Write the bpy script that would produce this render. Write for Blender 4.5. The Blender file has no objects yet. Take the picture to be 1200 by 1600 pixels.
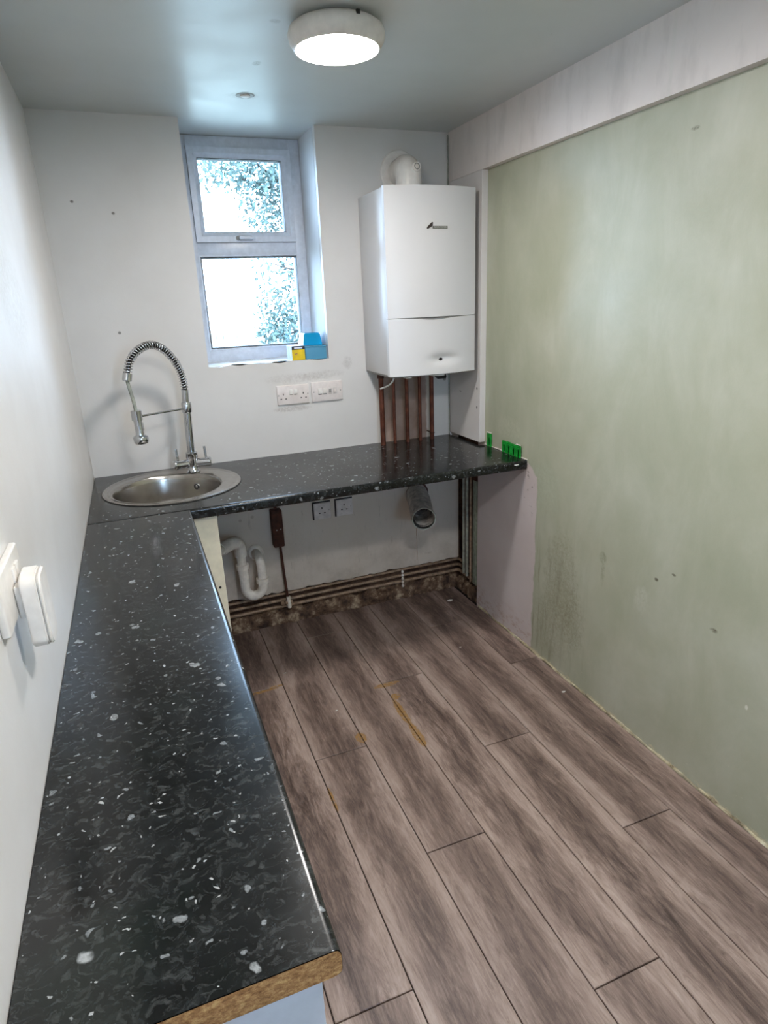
import bpy, bmesh, math, random
from mathutils import Vector, Matrix, noise
random.seed(7)
PI = math.pi
S = bpy.context.scene
COL = S.collection

# ------------------------------------------------------------------ camera
cam_d = bpy.data.cameras.new('camera')
cam = bpy.data.objects.new('camera', cam_d)
COL.objects.link(cam)
R = Vector((0.9287562, -0.36865399, -0.03880935))
U = Vector((0.15258731, 0.28478868, 0.94636807))
F = Vector((0.3378299, 0.88486702, -0.32075117))
CP = Vector((0.22370, -2.94270, 1.59204))
cam.matrix_world = Matrix(((R.x, U.x, -F.x, CP.x), (R.y, U.y, -F.y, CP.y), (R.z, U.z, -F.z, CP.z), (0, 0, 0, 1)))
cam_d.sensor_fit = 'VERTICAL'
cam_d.sensor_height = 24
cam_d.lens = 983.05 / 1600 * 24
cam_d.clip_start = 0.02
S.camera = cam

# ------------------------------------------------------------------ world and exposure
W = bpy.data.worlds.new('world')
S.world = W
W.use_nodes = True
bgn = W.node_tree.nodes['Background']
bgn.inputs['Color'].default_value = (0.48, 0.71, 1.0, 1)
bgn.inputs['Strength'].default_value = 9.0
S.view_settings.view_transform = 'Standard'
S.view_settings.look = 'None'
S.view_settings.exposure = 1.5
S.view_settings.gamma = 1.0
S.view_settings.use_curve_mapping = False
LAMP_STRENGTH = 43.0
BACK_LAMP_STRENGTH = 70.0

# ------------------------------------------------------------------ material helpers
def lin(c):
    return tuple(((x / 255) / 12.92 if x / 255 <= 0.04045 else ((x / 255 + 0.055) / 1.055) ** 2.4) for x in c) + (1,)

class N:
    """tiny node builder"""
    def __init__(s, name, rough=0.5, color=(200, 200, 200), metal=0.0):
        s.m = bpy.data.materials.new(name)
        s.m.use_nodes = True
        s.t = s.m.node_tree
        s.b = s.t.nodes['Principled BSDF']
        s.b.inputs['Roughness'].default_value = rough
        s.b.inputs['Base Color'].default_value = lin(color)
        s.b.inputs['Metallic'].default_value = metal
        s._geo = None
    def new(s, typ, **kw):
        n = s.t.nodes.new(typ)
        for k, v in kw.items():
            setattr(n, k, v)
        return n
    def link(s, a, b):
        s.t.links.new(a, b)
    def pos(s):
        if s._geo is None:
            s._geo = s.new('ShaderNodeNewGeometry').outputs['Position']
        return s._geo
    def mapped(s, src, scale=(1, 1, 1), loc=(0, 0, 0), rot=(0, 0, 0)):
        mp = s.new('ShaderNodeMapping')
        mp.inputs['Scale'].default_value = scale
        mp.inputs['Location'].default_value = loc
        mp.inputs['Rotation'].default_value = rot
        s.link(src, mp.inputs['Vector'])
        return mp.outputs[0]
    def noise(s, vec, scale=5, detail=4, rough=0.55, dist=0.0):
        n = s.new('ShaderNodeTexNoise')
        n.inputs['Scale'].default_value = scale
        n.inputs['Detail'].default_value = detail
        n.inputs['Roughness'].default_value = rough
        n.inputs['Distortion'].default_value = dist
        s.link(vec, n.inputs['Vector'])
        return n.outputs['Fac']
    def ramp(s, fac, stops):
        r = s.new('ShaderNodeValToRGB')
        e = r.color_ramp.elements
        while len(e) < len(stops):
            e.new(0.5)
        for i, (p, c) in enumerate(stops):
            e[i].position = p
            e[i].color = lin(c) if len(c) == 3 and max(c) > 1 else (tuple(c) + (1,) if len(c) == 3 else c)
        s.link(fac, r.inputs[0])
        return r.outputs[0]
    def mr(s, v, a, b, c=0.0, d=1.0, smooth=False):
        n = s.new('ShaderNodeMapRange')
        n.interpolation_type = 'SMOOTHSTEP' if smooth else 'LINEAR'
        n.inputs['From Min'].default_value = a
        n.inputs['From Max'].default_value = b
        n.inputs['To Min'].default_value = c
        n.inputs['To Max'].default_value = d
        s.link(v, n.inputs['Value'])
        return n.outputs[0]
    def math(s, op, a, b=None, clamp=False):
        n = s.new('ShaderNodeMath', operation=op)
        n.use_clamp = clamp
        for i, v in enumerate((a, b)):
            if v is None:
                continue
            if isinstance(v, (int, float)):
                n.inputs[i].default_value = v
            else:
                s.link(v, n.inputs[i])
        return n.outputs[0]
    def mix(s, fac, a, b, blend='MIX'):
        n = s.new('ShaderNodeMix', data_type='RGBA', blend_type=blend)
        for sock, v in ((n.inputs[0], fac), (n.inputs[6], a), (n.inputs[7], b)):
            if isinstance(v, (int, float)):
                sock.default_value = v
            elif isinstance(v, tuple):
                sock.default_value = lin(v) if len(v) == 3 else v
            else:
                s.link(v, sock)
        return n.outputs[2]
    def col(s, v):
        s.link(v, s.b.inputs['Base Color'])
    def rough(s, v):
        s.link(v, s.b.inputs['Roughness'])
    def bump(s, h, strength=0.2, dist=0.002):
        n = s.new('ShaderNodeBump')
        n.inputs['Strength'].default_value = strength
        n.inputs['Distance'].default_value = dist
        s.link(h, n.inputs['Height'])
        s.link(n.outputs[0], s.b.inputs['Normal'])
    def sep(s, v):
        n = s.new('ShaderNodeSeparateXYZ')
        s.link(v, n.inputs[0])
        return n.outputs
    def ellipse(s, c, r, wob=0.35, wscale=55, soft=0.8):
        """mask of a blotch centred at c with radii r (None axis ignored)"""
        x = s.sep(s.pos())
        acc = None
        for i in range(3):
            if r[i] is None:
                continue
            d = s.math('MULTIPLY', s.math('SUBTRACT', x[i], c[i]), 1.0 / r[i])
            d = s.math('MULTIPLY', d, d)
            acc = d if acc is None else s.math('ADD', acc, d)
        n = s.noise(s.pos(), wscale, 4, 0.65)
        acc = s.math('ADD', acc, s.math('MULTIPLY', s.math('SUBTRACT', n, 0.5), wob * 4))
        m = s.mr(acc, 1.0 - soft, 1.0 + soft, 1.0, 0.0, True)
        if max(q for q in r if q is not None) < .011:
            return m
        g = s.noise(s.pos(), 70, 6, 0.75, 0.8)      # patchy, never a solid blot
        return s.math('MULTIPLY', m, s.mr(g, .38, .62, .12, 1.0))

M = {}
def plain(key, color, rough=0.5, metal=0.0, wear=0.06, wscale=40):
    n = N(key, rough, color, metal)
    f = n.noise(n.pos(), wscale, 4)
    a = tuple(max(0, c * (1 - wear)) for c in color)
    b = tuple(min(255, c * (1 + wear)) for c in color)
    n.col(n.ramp(f, [(0.3, a), (0.7, b)]))
    M[key] = n.m
    return n

# white silk wall paint, uneven roller marks and scuffs
def wall_paint(key, a, b, rough=0.42, spots=(), extra=None, bump=.25):
    n = N(key, rough)
    f = n.noise(n.pos(), 2.2, 5, 0.6)
    c = n.ramp(f, [(0.3, a), (0.7, b)])
    for (ctr, rad, colr, amt, wob) in spots:
        m = n.ellipse(ctr, rad, wob)
        c = n.mix(n.math('MULTIPLY', m, amt), c, colr)
    # tiny specks
    sp = n.noise(n.pos(), 60, 2, 0.5)
    c = n.mix(n.mr(sp, 0.80, 0.83, 0.0, 0.5), c, (110, 104, 96))
    if extra:
        c = extra(n, c)

    n.col(c)
    rr = n.noise(n.pos(), 7, 4)
    n.rough(n.mr(rr, 0.3, 0.7, rough - 0.04, rough + 0.06))
    h = n.math('ADD', n.noise(n.pos(), 14, 4), n.math('MULTIPLY', n.noise(n.pos(), 160, 2), 0.25))
    n.bump(h, bump, 0.0035)
    M[key] = n.m
    return n

WHITE_A, WHITE_B = (209, 206, 202), (219, 217, 214)
wall_paint('left_wall_paint', (217, 215, 212), (229, 228, 226), 0.36,
           spots=[((0, -1.25, 1.62), (None, .16, .10), (203, 199, 192), .8, .25),
                  ((0, -1.45, 1.85), (None, .12, .12), (205, 202, 196), .6, .3),
                  ((0, -.03, .98), (None, .03, .05), (150, 140, 125), .5, .5)])

def back_extra(n, c):
    x = n.sep(n.pos())
    w = n.math('MULTIPLY', n.math('SUBTRACT', n.noise(n.pos(), 25, 3), 0.5), 0.02)
    # strip behind the boiler pipes was never painted: bare pinkish plaster
    mx = n.math('MULTIPLY', n.mr(n.math('ADD', x[0], w), 1.345, 1.352), n.mr(n.math('ADD', x[0], w), 1.600, 1.607, 1, 0))
    mz = n.math('MULTIPLY', n.mr(x[2], 0.88, 0.89), n.mr(x[2], 1.30, 1.31, 1, 0))
    pk = n.ramp(n.noise(n.pos(), 12, 4), [(0.3, (150, 126, 114)), (0.7, (176, 154, 142))])
    c = n.mix(n.math('MULTIPLY', mx, mz), c, pk)
    # warmer, darker tone below the worktop, plus grubby patches and streaks
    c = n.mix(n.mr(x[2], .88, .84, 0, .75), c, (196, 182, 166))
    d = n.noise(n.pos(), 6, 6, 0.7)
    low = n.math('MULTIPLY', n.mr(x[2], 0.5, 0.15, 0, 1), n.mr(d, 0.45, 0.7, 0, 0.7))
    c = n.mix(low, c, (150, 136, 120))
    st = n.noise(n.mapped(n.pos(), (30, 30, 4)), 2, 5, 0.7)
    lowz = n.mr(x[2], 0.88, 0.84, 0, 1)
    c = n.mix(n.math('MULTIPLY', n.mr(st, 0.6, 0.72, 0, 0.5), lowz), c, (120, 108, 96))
    return c
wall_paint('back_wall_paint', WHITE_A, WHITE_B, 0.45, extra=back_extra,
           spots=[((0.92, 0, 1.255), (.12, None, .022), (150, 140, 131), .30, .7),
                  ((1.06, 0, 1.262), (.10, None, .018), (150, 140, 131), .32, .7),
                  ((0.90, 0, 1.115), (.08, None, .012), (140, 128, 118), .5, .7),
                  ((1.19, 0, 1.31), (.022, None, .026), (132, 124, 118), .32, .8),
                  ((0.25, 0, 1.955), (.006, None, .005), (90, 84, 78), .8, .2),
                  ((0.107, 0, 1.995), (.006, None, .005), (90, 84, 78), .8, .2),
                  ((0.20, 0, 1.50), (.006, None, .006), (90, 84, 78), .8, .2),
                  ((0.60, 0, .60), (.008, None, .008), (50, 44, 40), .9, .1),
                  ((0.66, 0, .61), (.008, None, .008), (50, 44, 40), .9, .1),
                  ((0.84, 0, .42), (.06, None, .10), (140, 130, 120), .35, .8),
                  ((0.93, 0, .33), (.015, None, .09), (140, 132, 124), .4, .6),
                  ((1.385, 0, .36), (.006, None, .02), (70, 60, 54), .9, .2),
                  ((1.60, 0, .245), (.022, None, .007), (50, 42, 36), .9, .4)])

def right_extra(n, c):
    x = n.sep(n.pos())
    g1 = n.noise(n.pos(), 1.5, 5, 0.6)
    g2 = n.noise(n.mapped(n.pos(), (1, 1.0, 0.5)), 5.0, 6, 0.65, 0.6)
    g = n.math('ADD', n.math('MULTIPLY', g1, 0.6), n.math('MULTIPLY', g2, 0.4))
    green = n.ramp(g, [(0.3, (153, 157, 133)), (0.5, (171, 173, 152)), (0.66, (186, 188, 171))])
    # damp bloom, brown drips near the worktop end and pale repair patches
    for ctr, rad, colr, amt, wob in (
            ((1.768, -.95, .42), (None, .10, .20), (126, 121, 94), .5, .75),
            ((1.768, -.90, .20), (None, .12, .14), (134, 130, 106), .45, .75),
            ((1.768, -1.05, .28), (None, .06, .12), (118, 112, 86), .45, .8),
            ((1.768, -1.195, .635), (None, .018, .022), (112, 112, 84), .65, .3),
            ((1.768, -1.20, .57), (None, .010, .045), (124, 124, 98), .5, .3),
            ((1.768, -1.40, .55), (None, .030, .05), (196, 200, 186), .6, .5),
            ((1.768, -1.405, .47), (None, .045, .08), (172, 172, 156), .4, .8),
            ((1.768, -.52, 1.01), (None, .10, .05), (188, 190, 170), .55, .6),
            ((1.768, -.80, .80), (None, .10, .10), (184, 192, 172), .4, .6),
            ((1.768, -1.705, .584), (None, .014, .007), (70, 64, 48), .9, .2),
            ((1.768, -1.46, .655), (None, .008, .006), (84, 78, 62), .9, .2),
            ((1.768, -1.53, .70), (None, .008, .004), (84, 78, 62), .8, .2),
            ((1.768, -1.424, 2.004), (None, .014, .005), (92, 92, 74), .9, .2),
            ((1.768, -1.85, .40), (None, .005, .008), (215, 215, 205), .9, .2),
            ((1.768, -.46, 1.95), (None, .030, .10), (182, 186, 162), .5, .4)):
        green = n.mix(n.math('MULTIPLY', n.ellipse(ctr, rad, wob), amt), green, colr)
    drip = n.noise(n.mapped(n.pos(), (1, 14, 1.6)), 3, 5, 0.65)
    near = n.math('MULTIPLY', n.mr(x[1], -1.2, -.8, 0, 1), n.mr(x[2], .75, .45, 0, 1))
    green = n.mix(n.math('MULTIPLY', n.mr(drip, .52, .68, 0, .55), near), green, (112, 104, 80))
    # chipped band along the floor shows cream undercoat
    ch = n.noise(n.mapped(n.pos(), (1, 4, 10)), 5, 6, 0.75)
    band = n.mr(n.math('ADD', x[2], n.math('MULTIPLY', ch, -0.12)), -.046, -.056, 0, 0.75)
    green = n.mix(band, green, (206, 196, 164))
    # fine chips and hairlines
    fl = n.noise(n.mapped(n.pos(), (1, 6, 14)), 6, 5, 0.8)
    fb = n.math('MULTIPLY', n.mr(fl, .64, .68, 0, .7), n.mr(x[2], .28, .02, 0, 1))
    green = n.mix(fb, green, (206, 204, 182))
    # the white painted part under and beside the worktop
    ww = n.math('MULTIPLY', n.math('SUBTRACT', n.noise(n.pos(), 9, 4, 0.6), 0.5), 0.045)
    my = n.mr(n.math('ADD', x[1], ww), -0.762, -0.756)
    wz = n.math('MULTIPLY', n.math('SUBTRACT', n.noise(n.pos(), 20, 4, 0.6), 0.5), 0.05)
    mz = n.mr(n.math('ADD', n.math('ADD', x[2], wz), n.math('MULTIPLY', n.mr(x[1], -.75, -.66, 0, 1), -0.06)), 0.842, 0.850, 1, 0)
    wn = n.noise(n.pos(), 3, 5)
    white = n.ramp(wn, [(0.3, (198, 186, 184)), (0.7, (212, 202, 200))])
    pk = n.noise(n.mapped(n.pos(), (1, 8, 16)), 3, 5, 0.7)
    pm = n.math('MULTIPLY', n.mr(pk, .5, .6, 0, .8), n.mr(x[2], .16, .03, 0, 1))
    white = n.mix(pm, white, (176, 146, 132))
    pk2 = n.noise(n.pos(), 34, 4, 0.7)
    pm2 = n.math('MULTIPLY', n.mr(pk2, .62, .66, 0, .8), n.math('MULTIPLY', n.mr(x[2], .62, .78, 0, 1), n.mr(x[1], -.62, -.68, 0, 1)))
    white = n.mix(pm2, white, (110, 98, 88))
    return n.mix(n.math('MULTIPLY', my, mz), green, white)
wall_paint('green_wall_paint', (165, 169, 142), (170, 174, 150), 0.38, extra=right_extra)
wall_paint('ceiling_paint', (192, 196, 194), (198, 201, 199), 0.36, bump=.06,
           spots=[((.732, -.659, 2.303), (.012, .018, None), (120, 116, 106), .8, .2),
                  ((.72, -.981, 2.303), (.014, .012, None), (128, 126, 118), .6, .3),
                  ((.745, -.325, 2.303), (.05, .035, None), (150, 146, 138), .5, .3)])
def bulk_extra(n, c):
    x = n.sep(n.pos())
    for yy, w in ((-.575, .012), (-1.345, .010)):
        m = n.mr(n.math('ABSOLUTE', n.math('ADD', x[1], -yy + 0.0)), w, w * 0.3, 0, 0.7, True)
        c = n.mix(m, c, (226, 220, 214))
    b = n.noise(n.mapped(n.pos(), (1, 3, 1)), 4, 5, .6)
    return n.mix(n.mr(b, .5, .75, 0, .5), c, (186, 178, 172))
wall_paint('board_paint', (222, 213, 208), (234, 226, 222), 0.45, extra=bulk_extra)
wall_paint('corner_board_paint', (208, 203, 200), (218, 214, 210), 0.4,
           spots=[((1.738, -.285, 1.17), (None, .006, .006), (60, 52, 46), .9, .1),
                  ((1.738, -.285, 1.08), (None, .006, .006), (60, 52, 46), .9, .1),
                  ((1.738, -.12, 1.14), (None, .012, .004), (60, 52, 46), .8, .2)])

plain('reveal_paint', (214, 216, 218), 0.75, wear=.02, wscale=6)
# bare masonry, mortar
n = N('masonry', 0.9)
c = n.ramp(n.noise(n.pos(), 14, 6, 0.7), [(0.3, (42, 28, 22)), (0.5, (74, 52, 40)), (0.7, (120, 94, 74))])
n.col(c); n.bump(n.noise(n.pos(), 30, 6, .7), 0.8, 0.01); M['masonry'] = n.m
n = N('mortar', 0.9)
c = n.ramp(n.noise(n.pos(), 16, 6, 0.7), [(0.38, (52, 36, 28)), (0.52, (108, 84, 66)), (0.66, (184, 164, 138))])
n.col(c); n.bump(n.noise(n.pos(), 50, 6, .7), 0.8, 0.008); M['mortar'] = n.m
n = N('cream_mortar', 0.9)
c = n.ramp(n.noise(n.pos(), 22, 6, 0.7), [(0.34, (120, 104, 84)), (0.48, (188, 178, 148)), (0.68, (222, 214, 188))])
n.col(c); n.bump(n.noise(n.pos(), 60, 6, .7), 0.8, 0.006); M['cream_mortar'] = n.m

# worktop laminate: near-black with pale streaks and pearly flakes
def laminate():
    n = N('dark_laminate', 0.2)
    P = n.pos()
    warp = n.new('ShaderNodeTexNoise'); warp.inputs['Scale'].default_value = 30; warp.inputs['Detail'].default_value = 5
    n.link(P, warp.inputs['Vector'])
    vm = n.new('ShaderNodeVectorMath', operation='MULTIPLY_ADD')
    n.link(warp.outputs['Color'], vm.inputs[0]); vm.inputs[1].default_value = (.040, .040, .0)
    n.link(P, vm.inputs[2])
    V = vm.outputs[0]
    base = n.ramp(n.noise(V, 20, 8, .72, 1.0), [(0.36, (10, 12, 13)), (0.52, (19, 21, 22)), (0.63, (33, 36, 37)), (.78, (62, 65, 66))])
    fine = n.noise(n.mapped(V, (1, 1.6, 1), rot=(0, 0, .6)), 60, 5, .7, .8)
    c = n.mix(n.mr(fine, .52, .72, 0, .55), base, (88, 92, 93))
    green = n.noise(P, 5, 3)
    c = n.mix(n.mr(green, .55, .75, 0, .25), c, (28, 44, 38))
    for sc, thr, size, amt, colr in ((26, .17, .27, .8, (150, 155, 158)), (62, .17, .32, .8, (140, 146, 150)), (12, .13, .19, .85, (166, 171, 174)), (150, .06, .4, .8, (190, 194, 196))):
        v = n.new('ShaderNodeTexVoronoi', feature='F1')
        v.inputs['Scale'].default_value = sc
        n.link(V, v.inputs['Vector'])
        cs = n.sep(v.outputs['Color'])
        sel = n.mr(cs[0], thr, thr * .98, 0, 1)
        rad = n.mr(cs[1], 0, 1, size * .45, size)
        ins = n.math('SUBTRACT', rad, v.outputs['Distance'])
        msk = n.mr(ins, 0, .05, 0, 1)
        inner = n.mr(n.noise(V, sc * 7, 3, .7), .35, .6, .35, 1)
        msk = n.math('MULTIPLY', n.math('MULTIPLY', msk, sel), n.math('MULTIPLY', inner, amt))
        c = n.mix(msk, c, colr)
    n.col(c)
    n.rough(n.mr(n.noise(P, 6, 4), .3, .7, .13, .24))
    n.b.inputs['Specular IOR Level'].default_value = 0.4
    M['dark_laminate'] = n.m
laminate()
n = N('chipboard', 0.85)
c = n.ramp(n.noise(n.mapped(n.pos(), (1, 1, 1.6)), 85, 5, .8), [(0.33, (110, 72, 38)), (0.5, (172, 126, 78)), (0.66, (214, 176, 122))])
n.col(c); n.bump(n.noise(n.pos(), 180, 4, .7), 0.7, 0.003); M['chipboard'] = n.m

# oak print vinyl planks
def wood():
    n = N('grey_oak_plank', 0.5)
    tc = n.new('ShaderNodeTexCoord').outputs['Object']
    oi = n.new('ShaderNodeObjectInfo')
    off = n.new('ShaderNodeVectorMath', operation='MULTIPLY_ADD')
    cmb = n.new('ShaderNodeCombineXYZ')
    n.link(oi.outputs['Random'], cmb.inputs[0]); n.link(oi.outputs['Random'], cmb.inputs[1]); n.link(oi.outputs['Random'], cmb.inputs[2])
    n.link(cmb.outputs[0], off.inputs[0]); off.inputs[1].default_value = (7.3, 31.7, 13.1)
    n.link(tc, off.inputs[2])
    V = off.outputs[0]
    big = n.noise(n.mapped(V, (11, 1.9, 1)), 1.0, 6, .66, 1.4)
    mid = n.noise(n.mapped(V, (36, 5.0, 1)), 1.0, 7, .74, 2.2)
    fin = n.noise(n.mapped(V, (230, 22, 1)), 1.0, 5, .75, .6)
    x = n.sep(tc)
    # dark heart running down each plank, paler sap edges
    wob = n.math('MULTIPLY', n.math('SUBTRACT', n.noise(n.mapped(V, (2, 2.2, 1)), 1.0, 3), .5), .13)
    edge = n.math('ABSOLUTE', n.math('ADD', x[0], wob))
    heart = n.mr(edge, .02, .10, .0, .15, True)
    f = n.math('ADD', n.math('MULTIPLY', big, .42), n.math('MULTIPLY', mid, .42))
    f = n.math('ADD', f, n.math('MULTIPLY', fin, .20))
    f = n.math('ADD', f, heart)
    c = n.ramp(f, [(0.42, (66, 53, 48)), (0.50, (102, 85, 78)), (0.575, (133, 114, 105)), (0.66, (162, 142, 132)), (0.75, (180, 161, 151))])
    # cathedral lines round knots
    v = n.new('ShaderNodeTexVoronoi', feature='F1'); v.inputs['Scale'].default_value = 1.0
    n.link(n.mapped(V, (5.5, 1.5, 1)), v.inputs['Vector'])
    ringsv = n.math('SINE', n.math('MULTIPLY', n.math('ADD', v.outputs['Distance'], n.math('MULTIPLY', mid, .18)), 75.0))
    kn = n.math('MULTIPLY', n.mr(v.outputs['Distance'], .34, .05, 0, 1, True), n.mr(ringsv, -.2, 1, 0, 1))
    c = n.mix(n.math('MULTIPLY', kn, .38), c, (64, 50, 46))
    # pale limed scratches
    sc = n.noise(n.mapped(V, (120, 18, 1)), 1.0, 5, .8, 1.2)
    c = n.mix(n.mr(sc, .62, .70, 0, .45), c, (178, 162, 152))
    # each plank a little different
    tint = n.mr(oi.outputs['Random'], 0, 1, 0, .22)
    c = n.mix(tint, c, (108, 90, 82))
    # glue and bare yellow core where the print has flaked at two joints
    P = n.pos(); px = n.sep(P)
    nn = n.noise(P, 26, 5, .7)
    for cx, cy, rx, ry in ((1.045, -.735, .06, .014), (1.030, -.94, .016, .09), (1.030, -1.09, .018, .075), (1.05, -.83, .022, .02), (.826, -1.02, .02, .03), (.632, -1.28, .007, .06), (.52, -.555, .09, .010), (.60, -.54, .03, .006)):
        m = n.ellipse((cx, cy, 0), (rx, ry, None), .45, 40, .12)
        c = n.mix(n.math('MULTIPLY', m, 1.5, clamp=True), c, (150, 114, 64))
    n.col(c)
    n.rough(n.mr(mid, .3, .7, .42, .58))
    n.bump(n.math('ADD', mid, n.math('MULTIPLY', fin, .7)), .25, .0012)
    M['grey_oak_plank'] = n.m
wood()
plain('underlay', (30, 22, 18), 0.9)

plain('upvc', (206, 212, 222), 0.3, wear=.04)
plain('gasket', (34, 36, 40), 0.6)
plain('white_plastic', (226, 222, 216), 0.35, wear=.03)
plain('grey_plastic', (150, 148, 144), 0.5)
plain('socket_plastic', (222, 214, 210), 0.35, wear=.03)
plain('old_socket_plastic', (206, 199, 195), 0.45, wear=.06)
plain('dark_slot', (18, 16, 16), 0.6)
plain('boiler_enamel', (214, 213, 213), 0.32, wear=.015, wscale=3)
plain('boiler_seam', (120, 120, 118), 0.5)
plain('badge_grey', (112, 112, 106), 0.4, .4)
plain('badge_dark', (54, 44, 42), 0.4)
plain('badge_pale', (186, 186, 180), 0.4)
plain('copper', (98, 56, 42), 0.45, 0.6, wear=.22, wscale=26)
plain('rusty_metal', (66, 36, 25), 0.7, .3, wear=.3)
plain('grimy_pipe', (146, 124, 104), 0.55, .2, wear=.25)
plain('grey_pipe', (154, 158, 148), 0.5, .2, wear=.15)
plain('grey_green_trunking', (136, 144, 128), 0.6, wear=.15)
plain('pvc', (234, 228, 218), 0.35, wear=.06)
plain('steel_brushed', (172, 168, 163), 0.24, 1.0, wear=.04)
plain('chrome', (200, 202, 206), 0.10, 1.0, wear=.02)
plain('black_rubber', (24, 24, 26), 0.5)
plain('hose_grey', (186, 178, 170), 0.4, .2, wear=.2)
plain('hose_inner', (52, 56, 58), 0.5, .2)
plain('cream_board', (222, 214, 190), 0.5, wear=.03)
plain('cabinet_white', (214, 218, 226), 0.4, wear=.02)
plain('yellow_card', (226, 196, 20), 0.5)
plain('ink', (26, 32, 52), 0.5)
plain('white_card', (214, 224, 240), 0.5)
plain('bark', (44, 40, 36), 0.9, wear=.2)
plain('leaf', (66, 82, 78), 0.85, wear=.25, wscale=8)
plain('lawn', (150, 152, 140), 0.9, wear=.15, wscale=3)
plain('fence_wood', (120, 110, 100), 0.8, wear=.2, wscale=5)
plain('green_shim', (20, 146, 50), 0.3, wear=.1)
plain('paint_flake', (220, 216, 210), 0.6)
plain('caulk', (214, 208, 200), 0.5)
plain('cable_white', (214, 214, 210), 0.5)

def glassy(key, color, trans=1.0, rough=0.02, ior=1.45, alpha=1.0):
    n = N(key, rough, color)
    n.b.inputs['Transmission Weight'].default_value = trans
    n.b.inputs['IOR'].default_value = ior
    n.b.inputs['Alpha'].default_value = alpha
    M[key] = n.m
    return n
glassy('blue_tub', (20, 176, 224), .45, .22, 1.3)
glassy('clear_blue', (120, 196, 226), .55, .2, 1.3)
# window pane: thin clear glass
n = N('pane_glass')
tr = n.new('ShaderNodeBsdfTransparent'); gl = n.new('ShaderNodeBsdfGlossy'); gl.inputs['Roughness'].default_value = .02
fr = n.new('ShaderNodeFresnel'); fr.inputs['IOR'].default_value = 1.45
mx = n.new('ShaderNodeMixShader')
n.link(fr.outputs[0], mx.inputs[0]); n.link(tr.outputs[0], mx.inputs[1]); n.link(gl.outputs[0], mx.inputs[2])
n.link(mx.outputs[0], n.t.nodes['Material Output'].inputs['Surface']); M['pane_glass'] = n.m

def emit(key, color, strength):
    n = N(key, .4, (240, 240, 240))
    n.b.inputs['Emission Color'].default_value = color
    n.b.inputs['Emission Strength'].default_value = strength
    M[key] = n.m
emit('lamp_lens', (1.0, .965, .93, 1), LAMP_STRENGTH)
emit('back_lamp_lens', (1.0, .965, .93, 1), BACK_LAMP_STRENGTH)

# ------------------------------------------------------------------ mesh helpers
def BM():
    return bmesh.new()

def rootloc(p):
    while p.parent:
        p = p.parent
    return p.location.copy()

def obj(name, bm, mat, parent=None, smooth=True, angle=35, mats=None):
    """link bm (given in world coordinates) as one mesh object"""
    me = bpy.data.meshes.new(name)
    if parent is not None:
        bmesh.ops.translate(bm, verts=bm.verts, vec=-rootloc(parent))
    bmesh.ops.recalc_face_normals(bm, faces=bm.faces)
    bm.to_mesh(me); bm.free()
    for k in (mats or [mat]):
        me.materials.append(M[k])
    if smooth:
        me.polygons.foreach_set('use_smooth', [True] * len(me.polygons))
        me.set_sharp_from_angle(angle=math.radians(angle))
    o = bpy.data.objects.new(name, me)
    COL.objects.link(o)
    if parent is not None:
        o.parent = parent
    return o

def thing(name, label, cat, loc, group=None):
    o = bpy.data.objects.new(name, None)
    COL.objects.link(o)
    o.empty_display_size = .05
    o.location = loc
    o['label'] = label; o['category'] = cat
    if group:
        o['group'] = group
    return o

def tag(o, label, cat, group=None, kind=None):
    o['label'] = label; o['category'] = cat
    if group: o['group'] = group
    if kind: o['kind'] = kind
    return o

def centre(o):
    """move a single-mesh thing's origin to its bounding box base"""
    me = o.data
    xs = [v.co.copy() for v in me.vertices]
    lo = Vector((min(v.x for v in xs), min(v.y for v in xs), min(v.z for v in xs)))
    hi = Vector((max(v.x for v in xs), max(v.y for v in xs), max(v.z for v in xs)))
    c = Vector(((lo.x + hi.x) / 2, (lo.y + hi.y) / 2, lo.z))
    me.transform(Matrix.Translation(-c))
    o.location = c
    return o

def struct(name, bm, mat, **kw):
    o = obj(name, bm, mat, **kw)
    if o.parent is None:
        o['kind'] = 'structure'
    return o

def box(bm, x0, x1, y0, y1, z0, z1, bev=0.0, seg=2):
    vs = [bm.verts.new((x, y, z)) for x in (x0, x1) for y in (y0, y1) for z in (z0, z1)]
    idx = [(0, 1, 3, 2), (4, 6, 7, 5), (0, 4, 5, 1), (2, 3, 7, 6), (0, 2, 6, 4), (1, 5, 7, 3)]
    fs = [bm.faces.new([vs[i] for i in f]) for f in idx]
    if bev > 0:
        es = list({e for f in fs for e in f.edges})
        bmesh.ops.bevel(bm, geom=es, offset=bev, segments=seg, affect='EDGES', profile=.5)
    return vs

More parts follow.
